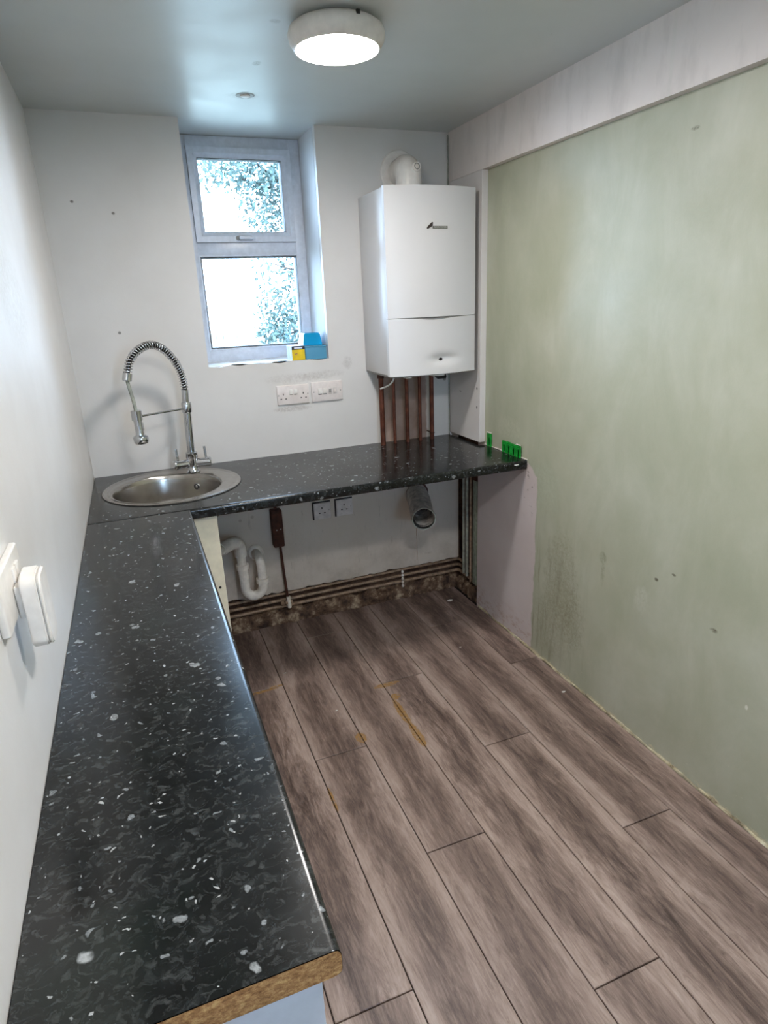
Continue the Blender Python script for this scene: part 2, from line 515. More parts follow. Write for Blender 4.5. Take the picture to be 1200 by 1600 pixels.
def tube(bm, pts, r, seg=16, closed=False, cap=True):
    pts = [Vector(p) for p in pts]
    n = len(pts)
    rs = r if isinstance(r, (list, tuple)) else [r] * n
    rings = []
    t0 = (pts[1] - pts[0]).normalized()
    up = Vector((0, 0, 1)) if abs(t0.z) < .9 else Vector((1, 0, 0))
    nrm = (up - t0 * up.dot(t0)).normalized()
    prev = t0
    for i, p in enumerate(pts):
        if closed:
            t = (pts[(i + 1) % n] - pts[i - 1]).normalized()
        else:
            t = ((pts[min(i + 1, n - 1)] - pts[i]).normalized() + (pts[i] - pts[max(i - 1, 0)]).normalized())
            t = t.normalized() if t.length > 1e-9 else prev
        q = prev.rotation_difference(t)
        nrm = (q @ nrm); nrm = (nrm - t * nrm.dot(t)).normalized()
        prev = t
        b = t.cross(nrm)
        rings.append([bm.verts.new(p + rs[i] * (math.cos(a) * nrm + math.sin(a) * b)) for a in [2 * PI * k / seg for k in range(seg)]])
    m = n if closed else n - 1
    for i in range(m):
        A, B = rings[i], rings[(i + 1) % n]
        for k in range(seg):
            bm.faces.new((A[k], A[(k + 1) % seg], B[(k + 1) % seg], B[k]))
    if cap and not closed:
        bm.faces.new(rings[0][::-1]); bm.faces.new(rings[-1])
    return rings

def lathe(bm, c, prof, axis=(0, 0, 1), seg=32, closed=False):
    """prof: list of (r, h) along axis"""
    c = Vector(c); ax = Vector(axis).normalized()
    u = ax.orthogonal().normalized()
    if abs(ax.z) > .99: u = Vector((1, 0, 0))
    v = ax.cross(u)
    rings = []
    for r, h in prof:
        if r < 1e-6:
            rings.append([bm.verts.new(c + ax * h)])
        else:
            rings.append([bm.verts.new(c + ax * h + r * (math.cos(a) * u + math.sin(a) * v)) for a in [2 * PI * k / seg for k in range(seg)]])
    L = len(rings)
    for i in range(L if closed else L - 1):
        A, B = rings[i], rings[(i + 1) % L]
        for k in range(seg):
            k2 = (k + 1) % seg
            if len(A) == 1 and len(B) == 1: continue
            if len(A) == 1: bm.faces.new((A[0], B[k2], B[k]))
            elif len(B) == 1: bm.faces.new((A[k], A[k2], B[0]))
            else: bm.faces.new((A[k], A[k2], B[k2], B[k]))
    return rings

def prism(bm, poly, mapf, d0, d1):
    """poly 2D list, mapf(a,b,d)->xyz, extruded between d0 and d1"""
    A = [bm.verts.new(mapf(a, b, d0)) for a, b in poly]
    B = [bm.verts.new(mapf(a, b, d1)) for a, b in poly]
    n = len(poly)
    fa = bm.faces.new(A); fb = bm.faces.new(B[::-1])
    for i in range(n):
        bm.faces.new((A[i], B[i], B[(i + 1) % n], A[(i + 1) % n]))
    bmesh.ops.triangulate(bm, faces=[fa, fb])

def arc(c, r, a0, a1, n, plane='xz'):
    out = []
    for i in range(n + 1):
        a = a0 + (a1 - a0) * i / n
        p, q = r * math.cos(a), r * math.sin(a)
        if plane == 'xz': out.append((c[0] + p, c[1], c[2] + q))
        elif plane == 'yz': out.append((c[0], c[1] + p, c[2] + q))
        else: out.append((c[0] + p, c[1] + q, c[2]))
    return out

def rounded_rect(x0, x1, z0, z1, r, n=5):
    P = []
    for cx, cz, a in ((x1 - r, z1 - r, 0), (x0 + r, z1 - r, PI / 2), (x0 + r, z0 + r, PI), (x1 - r, z0 + r, 1.5 * PI)):
        for i in range(n + 1):
            t = a + PI / 2 * i / n
            P.append((cx + r * math.cos(t), cz + r * math.sin(t)))
    return P

def text_bm(txt, size, mapf, depth=.0004):
    cu = bpy.data.curves.new('lettering', 'FONT')
    cu.body = txt; cu.size = size; cu.align_x = 'CENTER'; cu.align_y = 'CENTER'
    cu.extrude = depth; cu.resolution_u = 2
    o = bpy.data.objects.new('lettering', cu)
    COL.objects.link(o)
    dg = bpy.context.evaluated_depsgraph_get()
    me = bpy.data.meshes.new_from_object(o.evaluated_get(dg))
    bm = bmesh.new(); bm.from_mesh(me)
    for v in bm.verts:
        v.co = Vector(mapf(v.co.x, v.co.y, v.co.z))
    bpy.data.objects.remove(o); bpy.data.curves.remove(cu); bpy.data.meshes.remove(me)
    return bm

# ------------------------------------------------------------------ room shell
H, WX, GX, YB = 2.303, 1.738, 1.768, -5.2   # ceiling, board face, green wall face, rear of room
ZW, TH = 0.90, 0.040                          # worktop top, thickness

bm = BM(); box(bm, -.12, 2.0, YB - .12, .5, -.12, -.008); FL = struct('floor', bm, 'underlay', smooth=False)

# planks: bevelled slabs laid along y, brick-bonded in 1.40 m lengths
cols = [(.03, .23, -.3), (.23, .43, -.9), (.43, .63, -.545), (.63, .83, -1.07), (.83, 1.03, -1.60), (1.03, 1.23, -.717), (1.23, 1.43, -1.255), (1.43, 1.62, -1.76), (1.62, 1.765, -.82)]
cache = {}
def plank_mesh(w, l):
    k = (round(w, 3), round(l, 3))
    if k not in cache:
        b = BM()
        box(b, -w / 2, w / 2, -l / 2, l / 2, -.0075, 0, 0.0)
        top = [e for e in b.edges if all(abs(v.co.z) < 1e-6 for v in e.verts)]
        bmesh.ops.bevel(b, geom=top, offset=.0016, segments=1, affect='EDGES')
        me = bpy.data.meshes.new('plank'); b.to_mesh(me); b.free(); me.materials.append(M['grey_oak_plank'])
        cache[k] = me
    return cache[k]
rp = random.Random(3)
for x0, x1, yj in cols:
    js = [yj + 1.4 * k for k in range(-4, 3)]
    for a, b in zip(js[:-1], js[1:]):
        a2, b2 = max(a, YB), min(b, .03)
        if x0 > 1.6: b2 = min(b2, .03)
        if b2 - a2 < .03: continue
        gap = .0030
        o = bpy.data.objects.new('plank', plank_mesh(x1 - x0 - gap, b2 - a2 - gap * 1.3))
        o.location = ((x0 + x1) / 2, (a2 + b2) / 2, rp.uniform(-.0007, .0004))
        COL.objects.link(o); o.parent = FL

# ceiling
bm = BM(); box(bm, -.12, 2.0, YB - .12, .5, H, H + .12); struct('ceiling', bm, 'ceiling_paint', smooth=False)
# left wall, rear wall
bm = BM(); box(bm, -.12, 0, YB - .12, .5, -.008, H); struct('wall_left', bm, 'left_wall_paint', smooth=False)
DX0, DX1 = .60, 1.20
bm = BM(); box(bm, 0, DX0, YB - .12, YB, -.008, H); box(bm, DX1, 1.768, YB - .12, YB, -.008, H); box(bm, DX0, DX1, YB - .12, YB, 1.98, H); box(bm, DX0, DX1, YB - .12, YB, -.008, 1.05)
struct('wall_front', bm, 'left_wall_paint', smooth=False)
# unseen small window added in the rear wall to give fill light
GD = bpy.data.objects.new('fill_window', None); COL.objects.link(GD); GD.location = ((DX0 + DX1) / 2, YB - .06, 0); GD['kind'] = 'structure'
bm = BM()
for a_, b_, c_, d_ in ((DX0 + .001, DX0 + .05, 1.051, 1.979), (DX1 - .05, DX1 - .001, 1.051, 1.979), (DX0 + .05, DX1 - .05, 1.93, 1.979), (DX0 + .05, DX1 - .05, 1.051, 1.10)):
    box(bm, a_, b_, YB - .09, YB - .03, c_, d_, .003)
obj('window_frame', bm, 'upvc', GD)
bm = BM(); box(bm, DX0 + .05, DX1 - .05, YB - .064, YB - .058, 1.10, 1.93); obj('pane', bm, 'pane_glass', GD, smooth=False)

# back wall: plaster skin with the window hole and a jagged hacked-off lower edge, masonry body behind
WL, WR, WS = .543, 1.100, 1.335
bm = BM()
mp = lambda a, b, d: (a, d, b)
rj = random.Random(11)
# lower plaster sheet (below the sill)
edge = []
x = 0.0
while x < 1.79:
    edge.append((x, .186 + .010 * noise.noise(Vector((x * 9, 3, 0))) + rj.uniform(-.005, .005)))
    x += rj.uniform(.012, .035)
edge.append((1.79, .188))
lip = []
for i in range(13):
    t = i / 12
    lip.append((WR - (WR - WL) * t, WS + (rj.uniform(-.006, .002) if 0 < i < 12 else 0)))
prism(bm, edge + [(1.79, 1.30)] + [(WR + .02, 1.30), (WL - .02, 1.30), (0, 1.30)], mp, 0.0, .03)
box(bm, 0, WL, 0, .03, 1.30, H); box(bm, WR, 1.79, 0, .03, 1.30, H)
prism(bm, [(WL, 1.30), (WR, 1.30)] + lip, mp, 0.0, .03)
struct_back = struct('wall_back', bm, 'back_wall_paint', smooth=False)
bm = BM()
box(bm, 0, WL, .03, .45, -.008, H); box(bm, WR, 2.0, .03, .45, -.008, H); box(bm, WL, WR, .03, .45, -.008, WS - .012)
obj('masonry', bm, 'masonry', struct_back, smooth=False)
# plastered reveals of the window
bm = BM(); box(bm, WL - .001, WL + .001, .0305, .45, WS, H)
box(bm, WR - .001, WR + .001, .0305, .45, WS, H)
obj('reveal', bm, 'reveal_paint', struct_back, smooth=False)
bm = BM(); box(bm, WL, WR, .0305, .27, WS - .011, WS - .001, .002)
obj('window_sill', bm, 'reveal_paint', struct_back, smooth=False)

# lumpy old mortar at the foot of the back wall
def lumpy(x0, x1, y0, y1, z0, z1, nx, nz, amp, axis='x', seed=0, prof=None):
    """a rough ledge: swept profile with noise. axis: run direction"""
    b = BM()
    rings = []
    for i in range(nx + 1):
        t = i / nx
        run = (x0 + (x1 - x0) * t) if axis == 'x' else (y0 + (y1 - y0) * t)
        ring = []
        for k in range(nz + 1):
            s = k / nz
            a = s * PI / 2
            out = math.cos(a) ** .6 if s < 1 else 0
            hh = math.sin(a) ** .6
            d = noise.noise(Vector((run * 14, s * 2.5, seed))) + .6 * noise.noise(Vector((run * 45, s * 6, seed + 5)))
            if axis == 'x':
                ring.append(b.verts.new((run, y1 - (y1 - y0) * out * (1 + amp * d), z0 + (z1 - z0) * hh * (1 + amp * d))))
            else:
                ring.append(b.verts.new((x1 - (x1 - x0) * out * (1 + amp * d), run, z0 + (z1 - z0) * hh * (1 + amp * d))))
        ring.append(b.verts.new((run, y1, z0) if axis == 'x' else (x1, run, z0)))
        rings.append(ring)
    for A, B in zip(rings[:-1], rings[1:]):
        for k in range(len(A) - 1):
            b.faces.new((A[k], A[k + 1], B[k + 1], B[k]))
        b.faces.new((A[-1], A[0], B[0], B[-1]))
    b.faces.new(rings[0]); b.faces.new(rings[-1][::-1])
    return b
obj('mortar', lumpy(.02, 1.785, .001, .0305, .0005, .082, 150, 6, .35, 'x', 1), 'mortar', struct_back, angle=60)

# right wall: green plaster face, and an open chase at its far end
bm = BM(); box(bm, GX, 2.0, YB - .12, -.25, -.008, H); WRT = struct('wall_right', bm, 'green_wall_paint', smooth=False)
bm = BM(); box(bm, 1.815, 2.0, -.25, .03, -.008, H); obj('masonry', bm, 'masonry', WRT, smooth=False)
obj('mortar', lumpy(GX - .0045, GX, YB + .02, -.27, .0005, .009, 420, 3, 1.0, 'y', 9), 'cream_mortar', WRT, angle=60)
obj('mortar', lumpy(1.775, 1.815, -.245, 0, .0005, .07, 24, 4, .4, 'y', 4), 'mortar', WRT, angle=60)

# plasterboard downstand above the green wall, and the boxed corner board
bm = BM(); box(bm, WX, GX + .0, YB, 0, 2.098, H, .0); T1 = struct('trim_1', bm, 'board_paint', smooth=False)
bm = BM()
poly = [(WX, -.314), (WX, 0), (WX + .03, 0), (WX + .03, -.314)]
box(bm, WX, GX, -.314, -.001, ZW + .014, 2.0975, .0012); struct('trim_2', bm, 'corner_board_paint', smooth=False)
bm = BM(); box(bm, GX - .004, GX, -.75 + .07, -.32, ZW + .0005, ZW + .0055, .0015)
tag(centre(obj('sealant_bead', bm, 'caulk')), 'thin white sealant bead where worktop meets green wall', 'sealant')

# ------------------------------------------------------------------ window
FY = .262
WIN = bpy.data.objects.new('window_1', None); COL.objects.link(WIN); WIN.location = (.814, FY, WS); WIN['kind'] = 'structure'
FX0, FX1, FZ0, FZ1 = .5445, 1.0985, WS, 2.3025
def frame_member(bm, x0, x1, z0, z1, y0, y1, bev=.004):
    box(bm, x0, x1, y0, y1, z0, z1, bev, 2)
def ring_frame(x0, x1, z0, z1, w, y0, y1, ww=None):
    """mitred frame with a stepped moulded section"""
    b = BM()
    steps = [(0, y1), (0, y0), (w * .55, y0), (w * .68, y0 + .006), (w, y0 + .014), (w, y1)]
    loops = []
    for ins, y in steps:
        loops.append([b.verts.new(p) for p in ((x0 + ins, y, z0 + ins), (x1 - ins, y, z0 + ins), (x1 - ins, y, z1 - ins), (x0 + ins, y, z1 - ins))])
    for i in range(len(loops)):
        A, B = loops[i], loops[(i + 1) % len(loops)]
        for k in range(4):
            b.faces.new((A[k], A[(k + 1) % 4], B[(k + 1) % 4], B[k]))
    return b
bm = BM()
frame_member(bm, FX0, .590, FZ0, FZ1, FY, FY + .07)
frame_member(bm, 1.048, FX1, FZ0, FZ1, FY, FY + .07)
frame_member(bm, .588, 1.05, 2.256, FZ1, FY + .0004, FY + .07)
frame_member(bm, .588, 1.05, 1.812, 1.868, FY + .0004, FY + .07)
frame_member(bm, .588, 1.05, FZ0, 1.388, FY + .0004, FY + .07)
FR = obj('window_frame', bm, 'upvc', WIN)
SA = obj('sash', ring_frame(.588, 1.050, 1.868, 2.256, .044, FY - .012, FY + .05), 'upvc', WIN)
obj('gasket', ring_frame(.630, 1.008, 1.910, 2.214, .004, FY + .001, FY + .04), 'gasket', SA)
obj('seal', ring_frame(.5862, 1.0518, 1.8662, 2.2578, .0022, FY - .0012, FY + .01), 'grey_plastic', SA)
bm = BM(); box(bm, .633, 1.005, FY + .018, FY + .022, 1.913, 2.211); obj('pane', bm, 'pane_glass', SA, smooth=False)
BD = obj('glazing_bead', ring_frame(.588, 1.060, 1.386, 1.814, .012, FY - .002, FY + .05), 'upvc', WIN)
obj('gasket', ring_frame(.599, 1.049, 1.397, 1.803, .004, FY + .004, FY + .04), 'gasket', BD)
bm = BM(); box(bm, .602, 1.046, FY + .018, FY + .022, 1.400, 1.800); obj('pane', bm, 'pane_glass', BD, smooth=False)
# handle on the sash bottom rail
hz = 1.884
bm = BM(); prism(bm, rounded_rect(.765, .845, hz - .010, hz + .010, .009), mp, FY - .018, FY - .011)
lathe(bm, (.786, FY - .020, hz), [(0, .008), (.009, .008), (.009, -.004), (.006, -.008), (0, -.008)], (0, -1, 0), 16)
HD = obj('handle', bm, 'chrome', SA)
bm = BM(); box(bm, .778, .852, FY - .036, FY - .026, hz - .007, hz + .007, .004, 3); obj('lever', bm, 'upvc', HD)

# ------------------------------------------------------------------ worktops
def slab_profile(front, back, sign, z1=ZW, th=TH):
    """2D profile (d, z): rounded nose at 'front'"""
    z0 = z1 - th
    P = [(back, z0), (back, z1)]
    r = .012
    for i in range(7):
        a = PI / 2 - PI / 2 * i / 6
        P.append((front - sign * r + sign * r * math.cos(a), z1 - r + r * math.sin(a)))
    for i in range(7):
        a = -PI / 2 * i / 6
        P.append((front - sign * r + sign * r * math.cos(a), z0 + r + r * math.sin(a)))
    return P
# the run under the window, with a round hole for the sink, notched round the corner board
YF = -.680
WTB = thing('worktop', 'speckled black laminate worktop under the window holding the sink', 'worktop', (.9, -.34, ZW - TH))
SC, SR = (.31, -.31), .245
b = BM()
bound = [(.002, -.002), (.002, YF + .012), (GX - .002, YF + .012), (GX - .002, -.318), (WX - .003, -.318), (WX - .003, -.002)]
def loop_edges(z):
    vs = [b.verts.new((x, y, z)) for x, y in bound]
    es = [b.edges.new((vs[i], vs[(i + 1) % len(vs)])) for i in range(len(vs))]
    hs = [b.verts.new((SC[0] + SR * math.cos(a), SC[1] + SR * math.sin(a), z)) for a in [2 * PI * k / 64 for k in range(64)]]
    es += [b.edges.new((hs[i], hs[(i + 1) % 64])) for i in range(64)]
    bmesh.ops.triangle_fill(b, use_beauty=True, edges=es)
    return vs, hs
v0, h0 = loop_edges(ZW); v1, h1 = loop_edges(ZW - TH)
# remove any faces filled inside the hole
bmesh.ops.delete(b, geom=[f for f in b.faces if (f.calc_center_median().xy - Vector(SC)).length < SR * .97 and all((v.co.xy - Vector(SC)).length < SR * 1.001 for v in f.verts)], context='FACES')
for L0, L1 in ((v0, v1), (h0, h1)):
    n_ = len(L0)
    for i in range(n_):
        if L0 is v0 and i == 1: continue          # the nose goes here
        b.faces.new((L0[i], L0[(i + 1) % n_], L1[(i + 1) % n_], L1[i]))
# rounded nose along the front
prof = []
for i in range(0, 13):
    a = PI / 2 - PI * i / 12
    rz = TH / 2
    # squarish round: two quarter rounds
    prof.append((YF + .012 - .012 * math.cos(a) ** .7 if abs(math.cos(a)) > 1e-6 else YF + .012, ZW - rz + rz * math.copysign(abs(math.sin(a)) ** .45, math.sin(a))))
A = [b.verts.new((.002, y, z)) for y, z in prof]; B = [b.verts.new((GX - .002, y, z)) for y, z in prof]
for i in range(len(prof) - 1):
    b.faces.new((A[i], A[i + 1], B[i + 1], B[i]))
b.faces.new(A[::-1]); b.faces.new(B)
bmesh.ops.remove_doubles(b, verts=b.verts, dist=1e-5)
obj('laminate_top', b, 'dark_laminate', WTB)
bm = BM(); tube(bm, [(1.700, YF - .0006, ZW - .012), (1.712, YF - .0012, ZW - .0135), (1.722, YF - .0006, ZW - .012)], [.0015, .0028, .0015], 8)
obj('chip', bm, 'paint_flake', WTB)

# the run along the left wall, chipboard showing at its sawn end
XL, YE, YJ = .344, -2.436, YF - .0035
WTL = thing('worktop', 'speckled black laminate worktop along the left wall with sawn chipboard end', 'worktop', (.17, -1.55, ZW - TH))
P = [(.002, ZW - TH), (.002, ZW)]
for i in range(13):
    a = PI / 2 - PI * i / 12
    rz = TH / 2
    P.append((XL - .012 + .012 * (abs(math.cos(a)) ** .7), ZW - rz + rz * math.copysign(abs(math.sin(a)) ** .45, math.sin(a))))
b = BM()
YEL = YE
# slanted saw cut: the left side reaches a little nearer
A = [b.verts.new((x_, YEL - .0 * (XL - x_), z_)) for x_, z_ in P]; B = [b.verts.new((x_, YJ, z_)) for x_, z_ in P]
for i in range(len(P)):
    b.faces.new((A[i], A[(i + 1) % len(P)], B[(i + 1) % len(P)], B[i]))
b.faces.new(B)
obj('laminate_top', b, 'dark_laminate', WTL)
b = BM()
A = []; Bb = []
for i, (x_, z_) in enumerate(P):
    A.append(b.verts.new((x_ * .997 + .0005, YEL, z_ - (.0012 if z_ > ZW - .01 else -.0006)))); Bb.append((x_, z_))
# rough sawn face, subdivided and displaced
f = b.faces.new(A)
r = bmesh.ops.inset_individual(b, faces=[f], thickness=.0015)
for v in A: pass
bmesh.ops.triangulate(b, faces=b.faces[:])
bmesh.ops.subdivide_edges(b, edges=[e for e in b.edges if e.calc_length() > .012], cuts=4, use_grid_fill=True)
for v in b.verts:
    v.co.y += -.0012 * abs(noise.noise(v.co * 160)) - .0015 * abs(noise.noise(v.co * 40))
obj('sawn_end', b, 'chipboard', WTL, angle=20)
# black sealed joint strip between the two runs
bm = BM(); box(bm, .002, XL - .004, YJ, YF + .001, ZW - .03, ZW - .0012)
obj('joint_strip', bm, 'black_rubber', WTL)

# ------------------------------------------------------------------ cabinet under the left run (its near end shows)
CB = thing('base_cabinet', 'white base cabinet carcass under the left worktop, near end panel showing', 'cabinet', (.17, -1.5, 0))
ctop = ZW - TH - .001
def bpart(name, x0, x1, y0, y1, z0, z1, mat, par, bev=.001):
    b_ = BM(); box(b_, x0, x1, y0, y1, z0, z1, bev); return obj(name, b_, mat, par, smooth=False)
bpart('end_panel', .003, .322, -2.418, -2.400, .001, ctop, 'cabinet_white', CB)
bpart('end_panel', .003, .302, -.72, -.702, .001, ctop, 'cabinet_white', CB)
bpart('base_shelf', .003, .300, -2.399, -.721, .12, .138, 'cabinet_white', CB)
bpart('back_panel', .003, .012, -2.399, -.721, .139, ctop, 'cabinet_white', CB)
bpart('plinth', .262, .278, -2.399, -.721, .001, .119, 'cabinet_white', CB)
for k in range(3):
    y0 = -2.397 + k * .5585
    d = bpart('door', .303, .321, y0, y0 + .5545, .125, ctop - .003, 'cabinet_white', CB, .0015)
    hb = BM(); tube(hb, [(.321, y0 + .06, .70), (.335, y0 + .06, .70), (.335, y0 + .06, .82), (.321, y0 + .06, .82)], .004, 8)
    obj('handle', hb, 'chrome', d)
FP = thing('filler_panel', 'cream filler panel below the sink beside the white waste trap', 'panel', (.37, -.64, 0))
b = BM(); box(b, .305, .4335, -.654, -.638, .001, ctop, .001)
obj('board', b, 'cream_board', FP, smooth=False)
b = BM(); lathe(b, (.412, -.6535, .567), [(.0, 0), (.005, 0), (.005, .002), (0, .002)], (0, -1, 0), 12); obj('screw_hole', b, 'dark_slot', FP)

# ------------------------------------------------------------------ sink
SK = thing('round_sink', 'round stainless steel inset sink in the corner worktop', 'sink', (.31, -.31, .74))
b = BM()
RC, BC = Vector((.31, -.31)), Vector((.287, -.335))
ring_specs = [  # (centre blend 0 rim..1 bowl, radius, z)
    (0, .262, ZW + .0006), (0, .2705, ZW + .0008), (0, .2715, ZW + .003), (0, .268, ZW + .0055), (0, .262, ZW + .0062), (0, .258, ZW + .0044), (0, .254, ZW + .0036), (0, .250, ZW + .0056), (.3, .243, ZW + .0048), (.6, .232, ZW + .0044), (1, .222, ZW + .0050),
    (1, .217, ZW + .0042), (1, .212, ZW + .0035), (1, .208, ZW - .002), (1, .204, ZW - .02), (1, .196, ZW - .10), (1, .188, ZW - .130), (1, .170, ZW - .148), (1, .140, ZW - .153), (1, .045, ZW - .156), (1, .038, ZW - .160), (1, .030, ZW - .166), (1, 0, ZW - .166)]
prev = None
SEG = 72
for t, r_, z_ in ring_specs:
    c_ = RC.lerp(BC, t)
    if r_ == 0:
        ring = [b.verts.new((c_.x, c_.y, z_))]
    else:
        ring = [b.verts.new((c_.x + r_ * math.cos(a), c_.y + r_ * math.sin(a), z_)) for a in [2 * PI * k / SEG for k in range(SEG)]]
    if prev:
        for k in range(SEG):
            k2 = (k + 1) % SEG
            if len(ring) == 1: b.faces.new((prev[k], prev[k2], ring[0]))
            else: b.faces.new((prev[k], prev[k2], ring[k2], ring[k]))
    prev = ring
obj('bowl', b, 'steel_brushed', SK, angle=50)
# overflow fitting on the far right wall of the bowl
oa = math.radians(52)
od = Vector((math.cos(oa), math.sin(oa), 0))
oc = Vector((BC.x, BC.y, 0)) + od * .1995 + Vector((0, 0, ZW - .052))
b = BM(); lathe(b, oc, [(0, .004), (.004, .005), (.007, .003), (.0085, .003), (.0135, .0035), (.0145, .001), (.0145, -.002)], -od, 24); OV = obj('overflow', b, 'chrome', SK)
b = BM(); lathe(b, oc, [(.0078, .0042), (.0078, .0048), (.0120, .0048), (.0120, .0042)], -od, 24); obj('slot_ring', b, 'dark_slot', OV)
b = BM(); lathe(b, (BC.x, BC.y, ZW - .162), [(0, .002), (.012, .003), (.024, .001), (.034, .0035), (.038, .001)], (0, 0, 1), 32); obj('plug_waste', b, 'chrome', SK)
b = BM(); lathe(b, (BC.x, BC.y, ZW - .17), [(.034, .0), (.034, -.03), (.024, -.034), (.022, -.09), (0, -.09)], (0, 0, 1), 24); obj('waste_outlet', b, 'pvc', SK)
b = BM(); lathe(b, (RC.x, RC.y, ZW), [(.2745, 0), (.2745, .0014), (.270, .0014), (.270, 0)], (0, 0, 1), 72, closed=True); obj('seal', b, 'black_rubber', SK)

# ------------------------------------------------------------------ spring tap
TP = thing('spring_tap', 'tall chrome pull-down kitchen tap with coiled spring neck at the sink', 'tap', (.409, -.135, ZW + .005))
tb = Vector((.409, -.135, ZW + .005))
b = BM(); lathe(b, tb, [(0, 0), (.029, 0), (.029, .004), (.025, .008), (.023, .012), (.023, .060), (.0255, .064), (.0255, .086), (.021, .090), (0, .090)], (0, 0, 1), 32); obj('base', b, 'chrome', TP)
for sgn in (-1, 1):
    b = BM()
    d = Vector((sgn * .985, -.17 * 1, 0)).normalized()
    lathe(b, tb + Vector((0, 0, .040)), [(.015, .012), (.0195, .026), (.0195, .064), (.0205, .066), (.0205, .076), (.017, .080), (0, .080)], d, 24)
    V_ = obj('valve', b, 'chrome', TP)
    b = BM(); q = tb + Vector((0, 0, .052)) + d * .060
    tube(b, [q, q + Vector((-.003, 0, .058))], .0052, 12); obj('lever', b, 'chrome', V_)
b = BM()
p0, p1 = tb + Vector((0, 0, .088)), Vector((.416, -.135, 1.180))
lathe(b, p0, [(0, 0), (.0165, 0), (.0165, (p1 - p0).length), (0, (p1 - p0).length)], p1 - p0, 24); obj('column', b, 'chrome', TP)
b = BM(); lathe(b, p1, [(0, -.014), (.0195, -.014), (.0208, -.011), (.0208, .026), (.0195, .029), (0, .029)], (.03, 0, 1), 24); CLR = obj('collar', b, 'chrome', TP)
p2 = Vector((.419, -.135, 1.262))
b = BM(); tube(b, [p1 + Vector((0, 0, .025)), p2], .0145, 20); obj('hose_sleeve', b, 'chrome', TP)
# holder arm and bracket
hd = Vector((.212, -.28, 0))
hz0 = Vector((.214, -.280, 1.205))
b = BM(); tube(b, [p1 + Vector((-.015, -.01, .004)), hz0 + Vector((.019, .013, -.016))], .0046, 12); obj('holder_arm', b, 'chrome', TP)
b = BM(); lathe(b, hz0, [(.0162, -.030), (.0205, -.030), (.0205, .008), (.0162, .008)], (0, 0, 1), 24, closed=True); obj('holder_ring', b, 'chrome', TP)
# hose path: up out of the column, over, and down to the head
def bez(P0, P1, P2, P3, n):
    out = []
    for i in range(n + 1):
        t = i / n
        out.append(P0 * (1 - t) ** 3 + P1 * 3 * t * (1 - t) ** 2 + P2 * 3 * t * t * (1 - t) + P3 * t ** 3)
    return out
sA = p2 + Vector((0, 0, 0)); sB = Vector((.205, -.283, 1.352))
knots = [Vector(k) for k in ((.419, -.135, 1.262), (.417, -.136, 1.288), (.414, -.139, 1.318), (.405, -.144, 1.353), (.389, -.156, 1.389), (.365, -.172, 1.422), (.338, -.191, 1.445),
         (.307, -.212, 1.455), (.274, -.235, 1.448), (.245, -.255, 1.430), (.222, -.271, 1.403), (.210, -.279, 1.371), (.205, -.283, 1.352))]
spine = []
for i in range(len(knots) - 1):                # Catmull-Rom through the knots
    q0, q1, q2, q3 = knots[max(i - 1, 0)], knots[i], knots[i + 1], knots[min(i + 2, len(knots) - 1)]
    for k in range(6):
        t = k / 6
        spine.append(.5 * (2 * q1 + (q2 - q0) * t + (2 * q0 - 5 * q1 + 4 * q2 - q3) * t * t + (3 * q1 - q0 - 3 * q2 + q3) * t ** 3))
spine.append(knots[-1])
def resample(P, n):
    L = [0]
    for a_, b_ in zip(P[:-1], P[1:]): L.append(L[-1] + (b_ - a_).length)
    out = []; j = 0
    for i in range(n + 1):
        s_ = L[-1] * i / n
        while j < len(P) - 2 and L[j + 1] < s_: j += 1
        t = (s_ - L[j]) / max(1e-9, L[j + 1] - L[j])
        out.append(P[j].lerp(P[j + 1], min(1, t)))
    return out, L[-1]
sp, LEN = resample(spine, 60)
b = BM(); tube(b, sp, .0085, 12); obj('hose', b, 'black_rubber', TP)
turns, per = 40, 14
fine, _ = resample(spine, turns * per)
b = BM()
hel = []
t_prev = (fine[1] - fine[0]).normalized(); nn = t_prev.orthogonal().normalized()
for i, p in enumerate(fine):
    t = ((fine[min(i + 1, len(fine) - 1)] - fine[max(i - 1, 0)])).normalized()
    nn = (t_prev.rotation_difference(t) @ nn); nn = (nn - t * nn.dot(t)).normalized(); t_prev = t
    bb = t.cross(nn); a = 2 * PI * i / per
    hel.append(p + 0.0150 * (math.cos(a) * nn + math.sin(a) * bb))
tube(b, hel, .0022, 6); obj('spring', b, 'chrome', TP, angle=60)
b = BM(); dn = (sp[-1] - sp[-2]).normalized()
lathe(b, sB - dn * .006, [(0, 0), (.0175, 0), (.0175, .028), (.014, .030), (0, .030)], dn, 24); obj('spring_cap', b, 'chrome', TP)
b = BM(); tube(b, bez(sB + dn * .02, Vector((.203, -.283, 1.30)), Vector((.213, -.281, 1.26)), hz0, 12), .0068, 14); obj('lower_hose', b, 'grey_pipe', TP)
b = BM(); lathe(b, hz0, [(0, .008), (.0158, .008), (.0158, -.080), (.0170, -.088), (.0270, -.094), (.0290, -.098), (.0290, -.112), (.0250, -.122), (.014, -.127), (0, -.127)], (-.02, 0, 1), 28); HDD = obj('spray_head', b, 'chrome', TP)
b = BM(); q = hz0 + Vector((.0158, -.003, -.055)); box(b, q.x - .003, q.x + .004, q.y - .005, q.y + .005, q.z - .016, q.z + .016, .002); obj('spray_button', b, 'grey_plastic', HDD)

